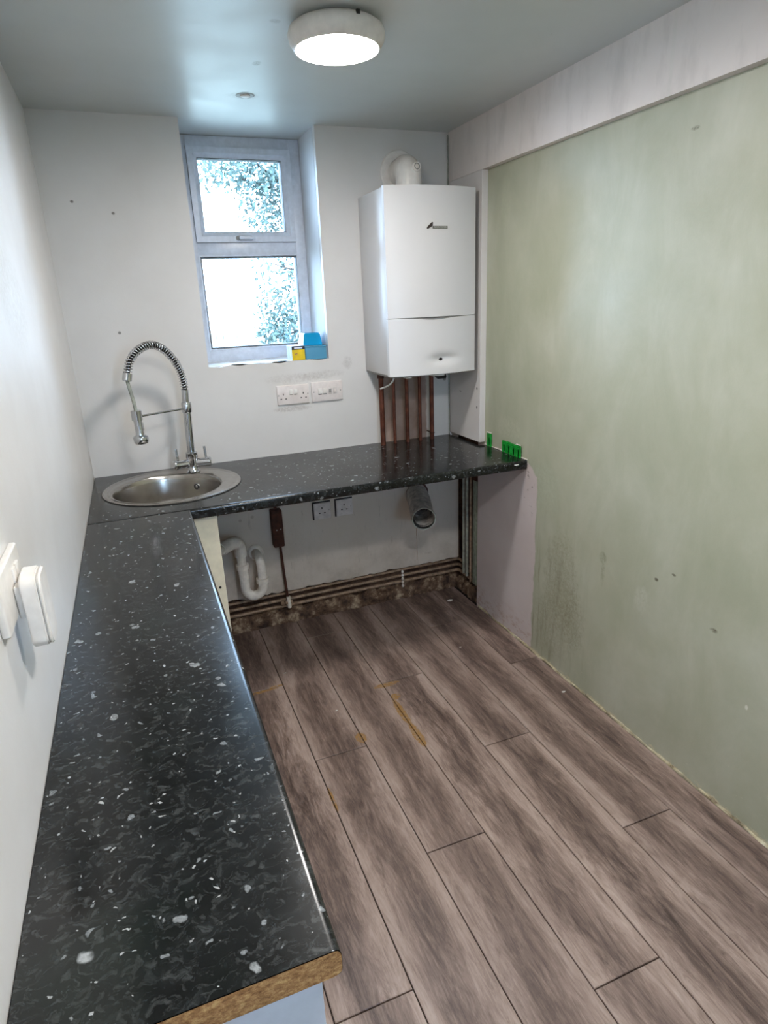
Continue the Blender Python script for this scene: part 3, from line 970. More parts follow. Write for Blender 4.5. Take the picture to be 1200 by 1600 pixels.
# ------------------------------------------------------------------ boiler
BL = thing('wall_boiler', 'white wall-hung combination boiler with dark grey badge and bowed front', 'boiler', (1.492, -.17, 1.262))
bx0, bx1, bz0, bz1, bzs = 1.280, 1.705, 1.262, 2.027, 1.508
YC, BOW = -.318, .030
def front_y(x, z=None):
    t = (x - bx0) / (bx1 - bx0) * 2 - 1
    return YC - BOW * (1 - t * t)
b = BM(); box(b, bx0 + .003, bx1 - .003, -.300, -.002, bz0 + .004, bz1 - .003, .002)
obj('side_casing', b, 'boiler_enamel', BL)
def bowed_panel(z0f, z1f, nx, nz, dimple=None, thick=.022):
    """front panel: bowed grid with returns"""
    b_ = BM(); G = []
    for i in range(nx + 1):
        x_ = bx0 + (bx1 - bx0) * i / nx; col_ = []
        za, zb = z0f(x_), z1f(x_)
        for j in range(nz + 1):
            z_ = za + (zb - za) * j / nz
            y_ = front_y(x_)
            if dimple: y_ += dimple(x_, z_)
            col_.append(b_.verts.new((x_, y_, z_)))
        G.append(col_)
    for i in range(nx):
        for j in range(nz):
            b_.faces.new((G[i][j], G[i + 1][j], G[i + 1][j + 1], G[i][j + 1]))
    # returns back to a flat rear
    per_ = [G[i][0] for i in range(nx + 1)] + [G[nx][j] for j in range(1, nz + 1)] + [G[i][nz] for i in range(nx - 1, -1, -1)] + [G[0][j] for j in range(nz - 1, 0, -1)]
    back = [b_.verts.new((v.co.x, YC + thick, v.co.z)) for v in per_]
    m = len(per_)
    for i in range(m):
        b_.faces.new((per_[i], back[i], back[(i + 1) % m], per_[(i + 1) % m]))
    be = [e for e in b_.edges if len(e.link_faces) == 2 and e.calc_face_angle(0) > 1.0 and e.verts[0].co.y < YC + thick - .001 and e.verts[1].co.y < YC + thick - .001]
    bmesh.ops.bevel(b_, geom=be, offset=.004, segments=3, affect='EDGES', profile=.5)
    return b_
def seam(x_):
    t = (x_ - bx0) / (bx1 - bx0) * 2 - 1
    return bzs - .012 * math.exp(-(t / .42) ** 2) * .8
obj('upper_panel', bowed_panel(lambda x: bzs + .0012, lambda x: bz1, 28, 4), 'boiler_enamel', BL)
kx, kz = 1.523, 1.325
def dim(x_, z_):
    e = ((x_ - kx - .01) / .066) ** 2 + ((z_ - kz) / .023) ** 2
    return .0165 * math.exp(-e * 1.0)
obj('lower_panel', bowed_panel(lambda x: bz0, lambda x: seam(x) - .0012, 60, 44, dim), 'boiler_enamel', BL)
b = BM()
pts = []
for i in range(25):
    x_ = bx0 + .006 + (bx1 - bx0 - .012) * i / 24
    pts.append((x_, front_y(x_) + .005, seam(x_) + .002))
tube(b, pts, .004, 6); obj('seam_shadow_gap', b, 'boiler_seam', BL)
b = BM(); lathe(b, (kx, front_y(kx) + .0165, kz), [(0, .0035), (.0085, .003), (.0105, .0005), (.0105, -.006)], (0, -1, 0), 24)
for v in b.verts: v.co.z = kz + (v.co.z - kz) * .72
obj('knob', b, 'dark_slot', BL)
# badge: pointed hook and bar
def on_front(x_, z_, off): return (x_, front_y(x_) - off, z_)
bxa, bxb, bz = 1.457, 1.555, 1.872
b = BM()
A = []; Bv = []
poly = [(bxa, bz - .010), (bxa + .002, bz - .003), (bxa + .024, bz + .016), (bxa + .0285, bz + .014), (bxa + .027, bz + .001), (bxa + .021, bz + .002), (bxa + .020, bz + .006), (bxa + .008, bz - .008), (bxa + .006, bz - .010)]
prism(b, poly, lambda a_, c_, d_: (a_, front_y(a_) - d_, c_), 0.0004, .0022); BG = obj('badge_hook', b, 'badge_dark', BL, smooth=False)
b = BM()
for i in range(8):
    xa, xb = bxa + .027 + (bxb - bxa - .027) * i / 8, bxa + .027 + (bxb - bxa - .027) * (i + 1) / 8
    prism(b, [(xa, bz - .0095), (xb, bz - .0095), (xb, bz + .0010), (xa, bz + .0010)], lambda a_, c_, d_: (a_, front_y(a_) - d_, c_), 0.0004, .0018)
BR = obj('badge_bar', b, 'badge_grey', BL, smooth=False)
xm = (bxa + .027 + bxb) / 2
obj('badge_lettering', text_bm('WORCESTER', .0105, lambda a_, c_, d_: (xm + a_, front_y(xm + a_) - .0020 - d_, bz - .0043 + c_)), 'badge_pale', BL, smooth=False)
# underside tray and fittings
b = BM(); box(b, bx0 + .022, bx1 - .06, -.296, -.03, bz0 - .010, bz0 + .004, .002); UT = obj('bottom_tray', b, 'grey_plastic', BL)
for xa_, xb_ in ((1.365, 1.395), (1.50, 1.56)):
    b = BM(); box(b, xa_, xb_, -.300, -.27, bz0 - .015, bz0 - .009, .002); obj('clip', b, 'white_plastic', UT)
b = BM(); tube(b, [(1.600, -.13, bz0 - .009), (1.600, -.13, bz0 - .035), (1.61, -.13, bz0 - .042), (1.65, -.13, bz0 - .042)], .010, 12); obj('filling_valve', b, 'dark_slot', UT)
b = BM(); tube(b, [(1.655, -.11, bz0 - .009), (1.655, -.11, bz0 - .05), (1.66, -.10, bz0 - .06)], .0075, 12); obj('drain_stub', b, 'grey_plastic', UT)
# white flexible tail under the left corner
b = BM(); tube(b, bez(Vector((1.340, -.22, bz0 - .009)), Vector((1.338, -.22, bz0 - .045)), Vector((1.318, -.18, bz0 - .06)), Vector((1.31, -.12, bz0 - .075)), 10), .0042, 10); obj('relief_tube', b, 'cable_white', UT)

# flue
FLU = thing('boiler_flue', 'white elbow flue pipe between the boiler top and the back wall', 'flue', (1.46, -.17, bz1))
b = BM(); lathe(b, (1.488, -.0005, 2.130), [(.056, 0), (.092, 0), (.092, .003), (.088, .007), (.064, .009), (.057, .009)], (0, -1, 0), 48, closed=True); obj('wall_plate', b, 'grey_plastic' if 0 else 'white_plastic', FLU)
b = BM()
ex, ey = 1.462, -.165
path = [Vector((1.484, -.0005, 2.128)), Vector((1.478, -.05, 2.127)), Vector((1.470, -.095, 2.125))]
path += bez(Vector((1.468, -.105, 2.125)), Vector((ex, -.15, 2.125)), Vector((ex, ey, 2.11)), Vector((ex, ey, 2.06)), 8)
path += [Vector((ex, ey, bz1 - .002))]
tube(b, path, [.054, .054, .054, .055, .056, .056, .056, .056, .056, .056, .056, .056, .056], 32); obj('elbow', b, 'white_plastic', FLU, angle=60)
b = BM(); lathe(b, (ex, ey, bz1 - .001), [(.056, 0), (.064, 0), (.064, .006), (.060, .012), (.056, .012)], (0, 0, 1), 40, closed=True); obj('adaptor_ring', b, 'white_plastic', FLU)
b = BM(); cc = Vector((ex + .014, ey - .040, 2.116))
lathe(b, cc, [(0, .020), (.007, .020), (.010, .016), (.014, .018), (.0185, .016), (.0195, .008), (.0195, -.012)], (.02, -1, .12), 24); TPT = obj('test_point', b, 'white_plastic', FLU)
b = BM(); lathe(b, cc, [(.0095, .0172), (.0095, .0180), (.0130, .0188), (.0130, .0178)], (.02, -1, .12), 24); obj('slot_ring', b, 'grey_plastic', TPT)

# copper pipes below the boiler
desc = ['thickest copper pipe, leftmost of the five below the boiler', 'thin copper pipe, second from left below the boiler', 'copper pipe in the middle of the five below the boiler',
        'thin copper pipe, second from right below the boiler', 'copper pipe with a bracket, rightmost of the five below the boiler']
for i, (px, r_) in enumerate(((1.336, .0125), (1.400, .0082), (1.470, .0095), (1.540, .0085), (1.606, .0110))):
    py = -.060
    ro = thing('copper_pipe', desc[i], 'pipe', (px, py, ZW + .0005), 'copper pipes below the boiler')
    b = BM(); tube(b, [(px, py, ZW + .0005), (px, py, bz0 - .0102)], r_, 20); obj('tube', b, 'copper', ro)
    b = BM(); lathe(b, (px, py, bz0 - .034), [(r_ + .0002, 0), (r_ + .005, .001), (r_ + .005, .020), (r_ + .002, .0235), (r_ + .0002, .0235)], (0, 0, 1), 6, closed=True); obj('nut', b, 'rusty_metal', ro)
    if i != 4: continue
    b = BM(); lathe(b, (px, py, ZW + .03), [(r_ + .0001, 0), (r_ + .0025, .001), (r_ + .0025, .005), (r_ + .0001, .006)], (0, 0, 1), 16, closed=True)
    tube(b, [(px, py + r_, ZW + .033), (px, -.001, ZW + .033)], .003, 8); obj('bracket', b, 'rusty_metal', ro)
# grey tube standing in for the dark shadow line in the corner
b = BM(); tube(b, [(1.7325, -.006, ZW + .002), (1.7325, -.006, 1.5), (1.7325, -.006, 2.29)], .0035, 8); tag(centre(obj('cable', b, 'grey_pipe')), 'thin grey tube standing in for the corner shadow beside the boiler', 'cable')

# ------------------------------------------------------------------ sockets
def faceplate(cx, cz, w, h, y=0.0, d=.010):
    b_ = BM(); box(b_, cx - w / 2, cx + w / 2, y - d, y - .0005, cz - h / 2, cz + h / 2, .0032, 3); return b_
def pins(par, cx, cz, y, mat='dark_slot', s=1.0):
    for dx, dz, w, h in ((0, .0105, .0045, .0085), (-.0115, -.0115, .0070, .0045), (.0115, -.0115, .0070, .0045)):
        b_ = BM(); box(b_, cx + (dx - w / 2) * s, cx + (dx + w / 2) * s, y - .0007, y + .002, cz + (dz - h / 2) * s, cz + (dz + h / 2) * s); obj('pin_slot', b_, mat, par, smooth=False)
SO = thing('double_socket', 'white double wall socket below the window, left of the switch panel', 'socket', (.912, 0, 1.182))
obj('faceplate', faceplate(.912, 1.182, .154, .090), 'socket_plastic', SO)
pins(SO, .912 - .048, 1.176, -.010); pins(SO, .912 + .048, 1.176, -.010)
for dx in (-.011, .011):
    b = BM(); box(b, .912 + dx - .0075, .912 + dx + .0075, -.0135, -.009, 1.184, 1.207, .0015); sw_ = obj('switch', b, 'white_plastic', SO)
    b = BM(); box(b, .912 + dx - .007, .912 + dx + .007, -.0128, -.0095, 1.1825, 1.1842); obj('switch_gap', b, 'dark_slot', sw_, smooth=False)
for dx in (-.070, .070):
    b = BM(); lathe(b, (.912 + dx, -.0098, 1.182), [(0, .0008), (.0028, .0008), (.0032, 0), (.0032, -.001)], (0, -1, 0), 12); obj('screw', b, 'grey_plastic', SO)
SG = thing('switch_panel', 'white grid switch panel with two rockers, right of the double socket', 'switch', (1.078, 0, 1.184))
obj('faceplate', faceplate(1.078, 1.184, .154, .093), 'socket_plastic', SG)
for dx in (-.036, -.012):
    b = BM(); box(b, 1.078 + dx - .010, 1.078 + dx + .010, -.0145, -.009, 1.174, 1.200, .002); r0 = obj('rocker', b, 'white_plastic', SG)
    b = BM(); box(b, 1.078 + dx - .009, 1.078 + dx + .009, -.0128, -.0095, 1.1705, 1.1735); obj('rocker_gap', b, 'dark_slot', r0, smooth=False)
for dx, mm in ((.014, 'grey_plastic'), (.039, 'old_socket_plastic')):
    b = BM(); box(b, 1.078 + dx - .0095, 1.078 + dx + .0095, -.0120, -.009, 1.170, 1.199, .001); q0 = obj('blank_module', b, 'old_socket_plastic', SG)
    b = BM(); box(b, 1.078 + dx - .006, 1.078 + dx + .006, -.0128, -.0110, 1.176, 1.193, .001); obj('insert', b, mm if mm == 'grey_plastic' else 'socket_plastic', q0)
for dx in (-.066, .066):
    b = BM(); lathe(b, (1.078 + dx, -.0098, 1.184), [(0, .0008), (.0028, .0008), (.0032, 0), (.0032, -.001)], (0, -1, 0), 12); obj('screw', b, 'grey_plastic', SG)
for cx, cz, lb in ((1.008, .591, 'single unswitched socket below the worktop, the one nearer the rusty box'), (1.1255, .592, 'single unswitched socket below the worktop, the one nearer the vent hose')):
    s1 = thing('single_socket', lb, 'socket', (cx, 0, cz), 'single sockets below the worktop')
    b = BM(); box(b, cx - .048, cx + .048, -.004, -.0005, cz - .047, cz + .047, .001); obj('back_box_rim', b, 'dark_slot', s1, smooth=False)
    obj('faceplate', faceplate(cx + .002, cz - .002, .088, .086, -.004, .009), 'old_socket_plastic', s1); pins(s1, cx, cz + .001, -.013, s=1.15)
    b = BM(); lathe(b, (cx + .036, -.0128, cz), [(0, .0008), (.003, .0006), (.003, -.001)], (0, -1, 0), 12); obj('screw', b, 'grey_plastic', s1)

# left wall socket with a plug-in unit
LS = thing('double_socket', 'white double socket on the left wall above the worktop near the camera', 'socket', (0, -1.945, 1.208))
b = BM(); box(b, .0005, .012, -2.030, -1.862, 1.165, 1.252, .0035, 3); obj('faceplate', b, 'white_plastic', LS)
for yy in (-1.930, -1.905):
    b = BM(); box(b, .011, .0160, yy - .0085, yy + .0085, 1.207, 1.234, .002); obj('switch', b, 'white_plastic', LS)
PU = thing('plug_in_unit', 'thick white rounded plug-in unit pushed into the left wall socket', 'plug', (.03, -1.935, 1.107))
b = BM(); prism(b, rounded_rect(-1.966, -1.900, 1.108, 1.226, .018, 6), lambda a_, c_, d_: (d_, a_, c_), .0215, .044)
be = [e for e in b.edges if e.is_manifold and e.calc_face_angle(0) > 1.2]
bmesh.ops.bevel(b, geom=be, offset=.002, segments=2, affect='EDGES')
obj('body', b, 'white_plastic', PU)
b = BM(); prism(b, rounded_rect(-1.965, -1.901, 1.109, 1.225, .018, 6), lambda a_, c_, d_: (d_, a_, c_), .0445, .0505)
be = [e for e in b.edges if e.is_manifold and e.calc_face_angle(0) > 1.2]
bmesh.ops.bevel(b, geom=be, offset=.0025, segments=3, affect='EDGES')
obj('front_cover', b, 'white_plastic', PU)
b = BM(); box(b, .0125, .022, -1.958, -1.910, 1.160, 1.212, .003, 2); obj('plug_base', b, 'white_plastic', PU)

# ------------------------------------------------------------------ under-worktop services
SB = thing('conduit_box', 'dark rusty upright box with a thin rod below it, under the worktop', 'junction box', (.77, -.02, .446))
b = BM(); box(b, .743, .797, -.050, -.001, .448, .640, .006, 2); obj('box', b, 'rusty_metal', SB)
b = BM(); lathe(b, (.763, -.0495, .540), [(0, .0015), (.0035, .001), (.0035, -.001)], (0, -1, 0), 12); obj('screw', b, 'grey_plastic', SB)
b = BM(); lathe(b, (.783, -.0495, .542), [(0, .0015), (.0035, .001), (.0035, -.001)], (0, -1, 0), 12); obj('screw', b, 'grey_plastic', SB)
b = BM(); tube(b, [(.770, -.025, .641), (.770, -.025, .672)], .008, 12); obj('knob', b, 'rusty_metal', SB)
b = BM(); tube(b, [(.777, -.022, .449), (.783, -.022, .30), (.790, -.022, .165)], .0068, 12); obj('rod', b, 'rusty_metal', SB)
VF = thing('pipe_valve', 'small pale valve fitting on the skirting pipes under the rusty rod', 'valve', (.79, -.022, .11))
b = BM(); tube(b, [(.775, -.020, .130), (.812, -.020, .128)], .0095, 12); obj('body', b, 'grimy_pipe', VF)
b = BM(); tube(b, [(.796, -.022, .10), (.794, -.022, .163)], .0105, 12); obj('compression_nut', b, 'pvc', VF)
b = BM(); tube(b, [(.770, -.020, .131), (.754, -.020, .131)], .012, 6); obj('compression_nut', b, 'grimy_pipe', VF)

# U trap
UT_ = thing('waste_trap', 'white plastic U-shaped waste trap on the wall beside the cream panel', 'trap', (.62, -.08, .23))
def ctube(name, pts, r, mat='pvc', seg=20):
    b_ = BM(); tube(b_, pts, r, seg); return obj(name, b_, mat, UT_, angle=60)
ctube('inlet_pipe', [(.33, -.33, .560), (.44, -.22, .545), (.500, -.15, .530)], .023)
ctube('inlet_elbow', bez(Vector((.478, -.17, .535)), Vector((.55, -.11, .545)), Vector((.575, -.09, .54)), Vector((.572, -.09, .455)), 10), [.030] * 11)
ctube('upper_leg', [(.572, -.09, .455), (.573, -.09, .405)], .0215)
ctube('nut', [(.573, -.09, .412), (.574, -.09, .388)], .031)
xa, xb, zr = .578, .662, .285
bend = [Vector((.574, -.09, .392)), Vector((.576, -.09, .33))] + [Vector((.619 - .043 * math.cos(t), -.09, zr - .048 * math.sin(t))) for t in [PI * k / 12 for k in range(13)]] + [Vector((.662, -.088, .302))]
ctube('u_bend', bend, .0235)
ctube('nut', [(.662, -.088, .298), (.662, -.088, .322)], .031)
ctube('outlet_elbow', [Vector((.662, -.088, .32))] + bez(Vector((.662, -.088, .35)), Vector((.662, -.088, .425)), Vector((.660, -.07, .425)), Vector((.655, -.004, .425)), 10), .0215)
b = BM(); lathe(b, (.655, -.0005, .425), [(.022, 0), (.040, 0), (.040, .004), (.034, .012), (.030, .013), (.028, .006), (.022, .006)], (0, -1, 0), 32, closed=True); obj('wall_flange', b, 'pvc', UT_)

# vent hose
VH = thing('vent_hose', 'short grey ribbed vent hose sticking out of the wall under the worktop', 'hose', (1.49, -.15, .5))
h0, h1 = Vector((1.541, .026, .600)), Vector((1.440, -.300, .566))
b = BM()
N_ = 44
outer = []; rr = []
for i in range(N_ + 1):
    t = i / N_
    p = h0.lerp(h1, t) + Vector((.004 * math.sin(t * 5), 0, .010 * math.sin(t * PI)))
    outer.append(p); rr.append((.056 if t > .05 else .056) + .0022 * math.sin(i * PI / 1.5) + .003 * noise.noise(Vector((t * 9, 1, 1))))
rings = tube(b, outer, rr, 32, cap=False)
for i, ring in enumerate(rings):
    for k, v in enumerate(ring):
        c_ = outer[i]; dd = v.co - c_
        v.co = c_ + dd * (1 + .05 * noise.noise(v.co * 22))
obj('hose_wall', b, 'hose_grey', VH, angle=60)
b = BM(); tube(b, [h1.lerp(h0, .0), h1.lerp(h0, .3), h1.lerp(h0, .7)], [.0545, .053, .050], 32, cap=False)
ct = b.verts.new(h1.lerp(h0, .7)); last = [v for v in b.verts if (v.co - h1.lerp(h0, .7)).length < .06 and v is not ct and abs((v.co - h1.lerp(h0, .7)).dot(h1 - h0)) < 1e-3]
obj('inner_lining', b, 'hose_inner', VH, angle=60)
b = BM(); ax = (h1 - h0).normalized(); lathe(b, h1.lerp(h0, .7), [(0, 0), (.0495, 0)], ax, 32); obj('back_flap', b, 'dark_slot', VH)
b = BM(); lathe(b, h1, [(.0545, -.003), (.0590, -.004), (.0605, 0), (.0590, .004), (.0545, .003)], ax, 36, closed=True); obj('end_ring', b, 'grey_pipe', VH)
b = BM(); tube(b, [h1 + Vector((-.03, .03, -.05)), h1 + Vector((-.022, .04, -.12)), h1 + Vector((-.018, .05, -.20)), h1 + Vector((-.018, .055, -.235))], .0016, 6); obj('loose_wire', b, 'grimy_pipe', VH)
b = BM(); lathe(b, (h0.x, -.0004, h0.z - .004), [(.056, 0), (.066, 0), (.064, .0015), (.056, .0015)], (0, -1, 0), 40, closed=True); obj('hole_edge', b, 'rusty_metal', VH)

# skirting pipes wrapping the corner
lab = ['top one of the three old heating pipes along the foot of the wall', 'middle one of the three old heating pipes along the foot of the wall', 'lowest of the three old heating pipes along the foot of the wall']
for i, (z_, r_) in enumerate(((.170, .0075), (.137, .0085), (.103, .0095))):
    b = BM(); yy = .012 - i * .002
    pts = [Vector((.02, yy, z_ - .008)), Vector((.6, yy, z_ - .004)), Vector((1.2, yy, z_)), Vector((1.765, yy, z_))]
    pts += bez(Vector((1.770, yy, z_)), Vector((1.794, yy, z_)), Vector((1.797, yy - .004, z_)), Vector((1.797, yy - .03, z_)), 6) + [Vector((1.797, -.247, z_))]
    tube(b, pts, r_, 12); tag(centre(obj('heating_pipe', b, 'grimy_pipe', angle=60)), lab[i], 'pipe', 'old heating pipes along the skirting')
lab = ['upright grey pipe nearest the back wall in the corner chase below the worktop', 'upright grey pipe second from the back wall in the corner chase']
for i, (yy, z_) in enumerate(((-.085, .150), (-.122, .150))):
    b = BM(); tube(b, [(1.778, yy, z_ - .03), (1.778, yy, ZW - TH - .001)], .0085, 12); tag(centre(obj('upright_pipe', b, 'grey_pipe')), lab[i], 'pipe', 'upright pipes in the corner chase')
TR = thing('pipe_trunking', 'grey-green upright trunking with rusty band in the corner chase', 'trunking', (1.785, -.205, .10))
b = BM(); box(b, 1.772, 1.800, -.232, -.190, .105, .735, .003); obj('cover', b, 'grey_green_trunking', TR)
b = BM(); box(b, 1.770, 1.802, -.234, -.188, .69, .738, .002); obj('rusty_band', b, 'rusty_metal', TR)
b = BM(); tube(b, [(1.783, -.200, .736), (1.783, -.200, ZW - TH - .001)], .007, 12); obj('riser', b, 'grey_pipe', TR)
b = BM(); tube(b, [(1.783, -.224, .736), (1.783, -.224, ZW - TH - .001)], .007, 12); obj('riser', b, 'grey_pipe', TR)
b = BM(); tube(b, [(1.778, -.160, .10), (1.778, -.160, ZW - TH - .001)], .006, 10); tag(centre(obj('upright_pipe', b, 'grimy_pipe')), 'thin brownish upright pipe between grey pipes and trunking in the corner chase', 'pipe', 'upright pipes in the corner chase')
b = BM(); tube(b, [(.505, -.03, ZW - TH - .001), (.508, -.032, .835), (.512, -.034, .76)], .003, 8); tag(centre(obj('cable', b, 'black_rubber')), 'short black cable end dangling under the worktop right of the cream panel', 'cable')
b = BM()
for k in range(5):
    z_ = .075 + k * .021
    lathe(b, (1.437, -.012, z_), [(0, 0), (.006, .002), (.0075, .009), (.005, .016), (0, .018)], (0, 0, 1), 10)
tag(centre(obj('mortar_drip', b, 'paint_flake', angle=60)), 'white dribble of filler over the skirting pipes below the vent hose', 'filler')

# ------------------------------------------------------------------ window sill clutter
def taper_box(b_, x0, x1, y0, y1, z0, z1, s=.8, bev=.003):
    vs = box(b_, x0, x1, y0, y1, z0, z1)
    cx_, cy_ = (x0 + x1) / 2, (y0 + y1) / 2
    for v in vs:
        if v.co.z > (z0 + z1) / 2:
            v.co.x = cx_ + (v.co.x - cx_) * s; v.co.y = cy_ + (v.co.y - cy_) * s
    bmesh.ops.bevel(b_, geom=list({e for v in vs for e in v.link_edges}), offset=bev, segments=2, affect='EDGES')
zs = WS - .0005
YBX = thing('fixings_box', 'small yellow-fronted cardboard box on the window sill', 'box', (.955, .05, zs))
b = BM(); box(b, .925, .987, .006, .105, zs, zs + .066, .001); obj('carton', b, 'white_card', YBX, smooth=False)
b = BM(); box(b, .9255, .9865, .0050, .0065, zs + .001, zs + .049); obj('yellow_front', b, 'yellow_card', YBX, smooth=False)
b = BM(); box(b, .9255, .9865, .0050, .0065, zs + .049, zs + .0655); LB = obj('dark_label_band', b, 'ink', YBX, smooth=False)
b = BM(); box(b, .937, .975, .0040, .0052, zs + .054, zs + .060); obj('white_print', b, 'white_card', LB, smooth=False)
b = BM(); lathe(b, (.945, .0048, zs + .030), [(0, .0006), (.006, .0006), (.006, -.0004)], (0, -1, 0), 12); obj('printed_motif', b, 'chipboard', YBX)
TL = thing('plastic_tub', 'pale translucent blue tub with lid on the sill, lower of the two', 'tub', (1.044, .075, zs))
b = BM(); box(b, .992, 1.094, .012, .150, zs, zs + .056, .004, 3); obj('body', b, 'clear_blue', TL)
b = BM(); box(b, .989, 1.097, .009, .153, zs + .0565, zs + .062, .002, 2); obj('lid', b, 'clear_blue', TL)
TU = thing('plastic_tub', 'bright translucent blue upturned tub, stacked on the pale one', 'tub', (1.035, .08, zs + .0625))
b = BM(); taper_box(b, .990, 1.085, .035, .140, zs + .0625, zs + .118, .80, .004); obj('body', b, 'blue_tub', TU)
b = BM(); box(b, .993, 1.082, .033, .142, zs + .0626, zs + .066, .0015); obj('rim', b, 'blue_tub', TU)

# ------------------------------------------------------------------ green packers against the green wall
gl = ['green plastic packer standing alone on the worktop beside the corner board', 'green plastic packer, farthest of the four clustered at worktop corner', 'green plastic packer, second farthest of the four clustered at worktop corner',
      'green plastic packer, second nearest of the four clustered at worktop corner', 'green plastic packer with modelled highlight on top, nearest of the four at worktop corner']
for i, (yy, hh) in enumerate(((-.365, .066), (-.500, .054), (-.540, .056), (-.580, .054), (-.620, .056))):
    w = .040 if i == 0 else .036
    xr = GX - .0045 - .0007 * i if i else GX - .0045
    ro = thing('plastic_packer', gl[i], 'packer', (xr - .003, yy, ZW + .0006), 'green packers on the worktop')
    b = BM()
    z0 = ZW + .0006
    poly = [(yy - w / 2, z0), (yy - .0055, z0), (yy - .0055, z0 + hh * .62), (yy + .0055, z0 + hh * .62), (yy + .0055, z0), (yy + w / 2, z0), (yy + w / 2, z0 + hh - .004), (yy + w / 2 - .004, z0 + hh), (yy - w / 2 + .004, z0 + hh), (yy - w / 2, z0 + hh - .004)]
    prism(b, poly, lambda a_, c_, d_: (d_, a_, c_), xr - .003, xr)
    obj('plate', b, 'green_shim', ro, smooth=False)
    b = BM()
    for dz in (.70, .84):
        box(b, xr - .0044, xr - .0028, yy - w / 2 + .004, yy + w / 2 - .004, z0 + hh * dz, z0 + hh * dz + .003)
    obj('rib', b, 'green_shim', ro, smooth=False)
    if i in (0, 4):
        b = BM(); box(b, xr - .0055, xr + .0003, yy - w / 2 + .002, yy + w / 2 - .002, z0 + hh, z0 + hh + .004, .001); obj('top_highlight', b, 'paint_flake', ro, smooth=False)  # pale strip stands in for the highlight on the top edge

# ------------------------------------------------------------------ lamps
def lamp(loc, label, lens):
    L = thing('ceiling_light', label, 'light', (loc[0], loc[1], H - .075))
    c_ = (loc[0], loc[1], H)
    b_ = BM(); lathe(b_, c_, [(0, 0), (.100, 0), (.104, -.012), (.104, -.016)], (0, 0, 1), 48); obj('base', b_, 'grey_plastic', L)
    b_ = BM(); lathe(b_, c_, [(.102, -.006), (.118, -.008), (.1295, -.016), (.133, -.028), (.130, -.044), (.119, -.060), (.115, -.063), (.1125, -.060), (.112, -.05)], (0, 0, 1), 56); RG = obj('bezel', b_, 'white_plastic', L, angle=50)
    b_ = BM(); lathe(b_, c_, [(0, -.0672), (.06, -.0665), (.095, -.064), (.1122, -.058)], (0, 0, 1), 48); obj('lens', b_, lens, L)
    b_ = BM(); box(b_, loc[0] + .012, loc[0] + .022, loc[1] - .134, loc[1] - .122, H - .022, H - .012, .001); obj('release_slot', b_, 'dark_slot', RG)
lamp((.880, -1.010), 'round white flush LED ceiling light, switched on', 'lamp_lens')
lamp((.800, -2.520), 'round flush ceiling light above the viewer, out of the photograph', 'back_lamp_lens')
PT = thing('ceiling_cap', 'small round white blanking cap on the ceiling near the window', 'cap', (.752, -.332, H - .006))  # plain blanking cap, not a lamp rose
b = BM(); lathe(b, (.752, -.332, H), [(0, -.006), (.014, -.0055), (.018, -.003), (.0185, -.0005)], (0, 0, 1), 24); obj('disc', b, 'white_plastic', PT)
b = BM(); lathe(b, (.752, -.332, H), [(.0185, -.0004), (.030, -.002), (.034, -.0004)], (0, 0, 1), 28); obj('filler_ring', b, 'grey_plastic', PT)

# ------------------------------------------------------------------ crumbs of plaster on the floor
rc = random.Random(5)
for k, (x_, y_, s_, lb) in enumerate(((1.66, -.145, .011, 'white plaster flake on the dark floor near the corner trunking'), (1.70, -1.10, .007, 'white plaster flake on the floor beside the green wall'),
                                  (.66, -.46, .005, 'tiny white crumb on the floor beyond the black worktop edge'), (.79, -.82, .0045, 'tiny white crumb on the plank below the worktop front'),
                                  (1.48, -.60, .005, 'tiny white crumb in the shadow edge below the vent hose'))):
    b = BM(); bmesh.ops.create_icosphere(b, subdivisions=1, radius=s_)
    for v in b.verts:
        v.co = Vector((v.co.x * 1.3, v.co.y * .8, v.co.z * .35)) * (1 + .3 * rc.uniform(-1, 1)) + Vector((x_, y_, .001 + s_ * .3))
    tag(centre(obj('plaster_flake', b, 'paint_flake', smooth=False)), lb, 'debris')

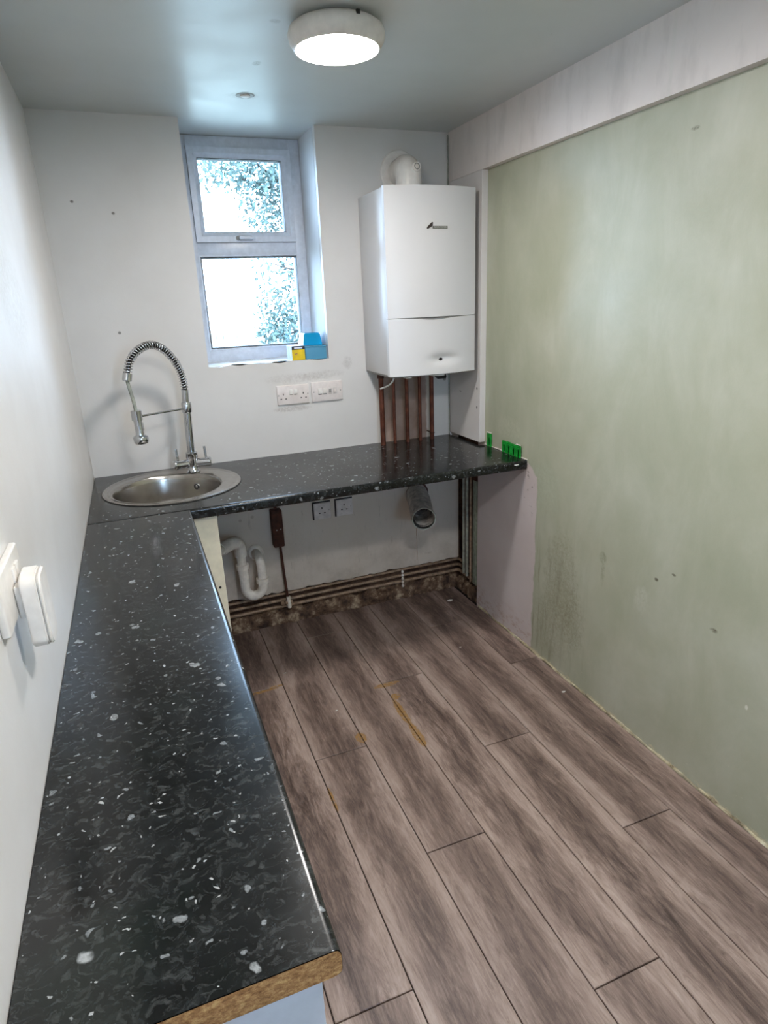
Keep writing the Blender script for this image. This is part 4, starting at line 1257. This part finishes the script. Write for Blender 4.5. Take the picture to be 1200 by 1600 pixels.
# ------------------------------------------------------------------ garden outside
bm = BM(); box(bm, -12, 14, -24, 24, -.30, -.13); g = struct('ground', bm, 'lawn', smooth=False)
TRE = thing('garden_tree', 'leafy tree outside the window', 'tree', (2.55, 4.3, -.13))
b = BM(); tube(b, [(2.55, 4.3, -.13), (2.48, 4.3, .9), (2.35, 4.28, 1.8), (2.2, 4.25, 2.7), (1.8, 4.2, 3.3)], [.10, .085, .07, .05, .02], 10); obj('trunk', b, 'bark', TRE)
for q in (((2.4, 4.3, 1.6), (2.1, 4.2, 1.9), (1.75, 4.15, 2.0)), ((2.3, 4.27, 2.2), (1.9, 4.2, 2.7), (1.3, 4.1, 2.85)), ((2.2, 4.25, 2.6), (1.6, 4.1, 3.0), (1.0, 4.0, 2.95)), ((2.42, 4.3, 1.2), (2.1, 4.2, 1.3), (1.8, 4.15, 1.25))):
    b = BM(); tube(b, list(q), [.02, .012, .005], 8); obj('branch', b, 'bark', TRE)
b = BM(); rt = random.Random(21)
def leaf(p, s):
    n_ = Vector((rt.gauss(0, 1), rt.gauss(0, 1), rt.gauss(0, 1))).normalized(); u_ = n_.orthogonal().normalized(); u_ = (Matrix.Rotation(rt.uniform(0, 6.28), 3, n_) @ u_); w_ = n_.cross(u_)
    q = [p - u_ * s, p - u_ * s * .2 + w_ * s * .42 + n_ * s * .1, p + u_ * s, p - u_ * s * .2 - w_ * s * .42 + n_ * s * .1]
    vs_ = [b.verts.new(k_) for k_ in q]; b.faces.new((vs_[0], vs_[1], vs_[2])); b.faces.new((vs_[0], vs_[2], vs_[3]))
for cx_, cy_, cz_, rx, rz, m in ((2.15, 4.25, 1.9, .60, 1.2, 2600), (1.50, 4.15, 2.88, .62, .24, 1100), (1.85, 4.2, 2.62, .40, .45, 1000), (1.85, 4.2, 1.35, .32, .45, 1000), (2.5, 4.3, 2.6, .8, .9, 2200)):
    for _ in range(m):
        a_, c2, rr_ = rt.uniform(0, 2 * PI), rt.uniform(-1, 1), rt.random() ** .45
        s2 = math.sqrt(1 - c2 * c2)
        leaf(Vector((cx_ + rx * rr_ * s2 * math.cos(a_), cy_ + rx * .7 * rr_ * s2 * math.sin(a_), cz_ + rz * rr_ * c2)), rt.uniform(.018, .042))
o = obj('foliage', b, 'leaf', TRE, smooth=False); o['kind'] = 'stuff'
FN = thing('garden_fence', 'pale board fence at the far end of the garden seen through the window', 'fence', (2.5, 12.2, -.13))
for k in range(34):
    x_ = -.2 + k * .155
    b = BM(); box(b, x_, x_ + .145, 12.2, 12.22, -.13, 1.05 + .01 * (k % 3)); obj('fence_board', b, 'fence_wood', FN, smooth=False)
for z_ in (.2, .85):
    b = BM(); box(b, -.2, 5.07, 12.22, 12.26, z_, z_ + .09); obj('fence_rail', b, 'fence_wood', FN, smooth=False)
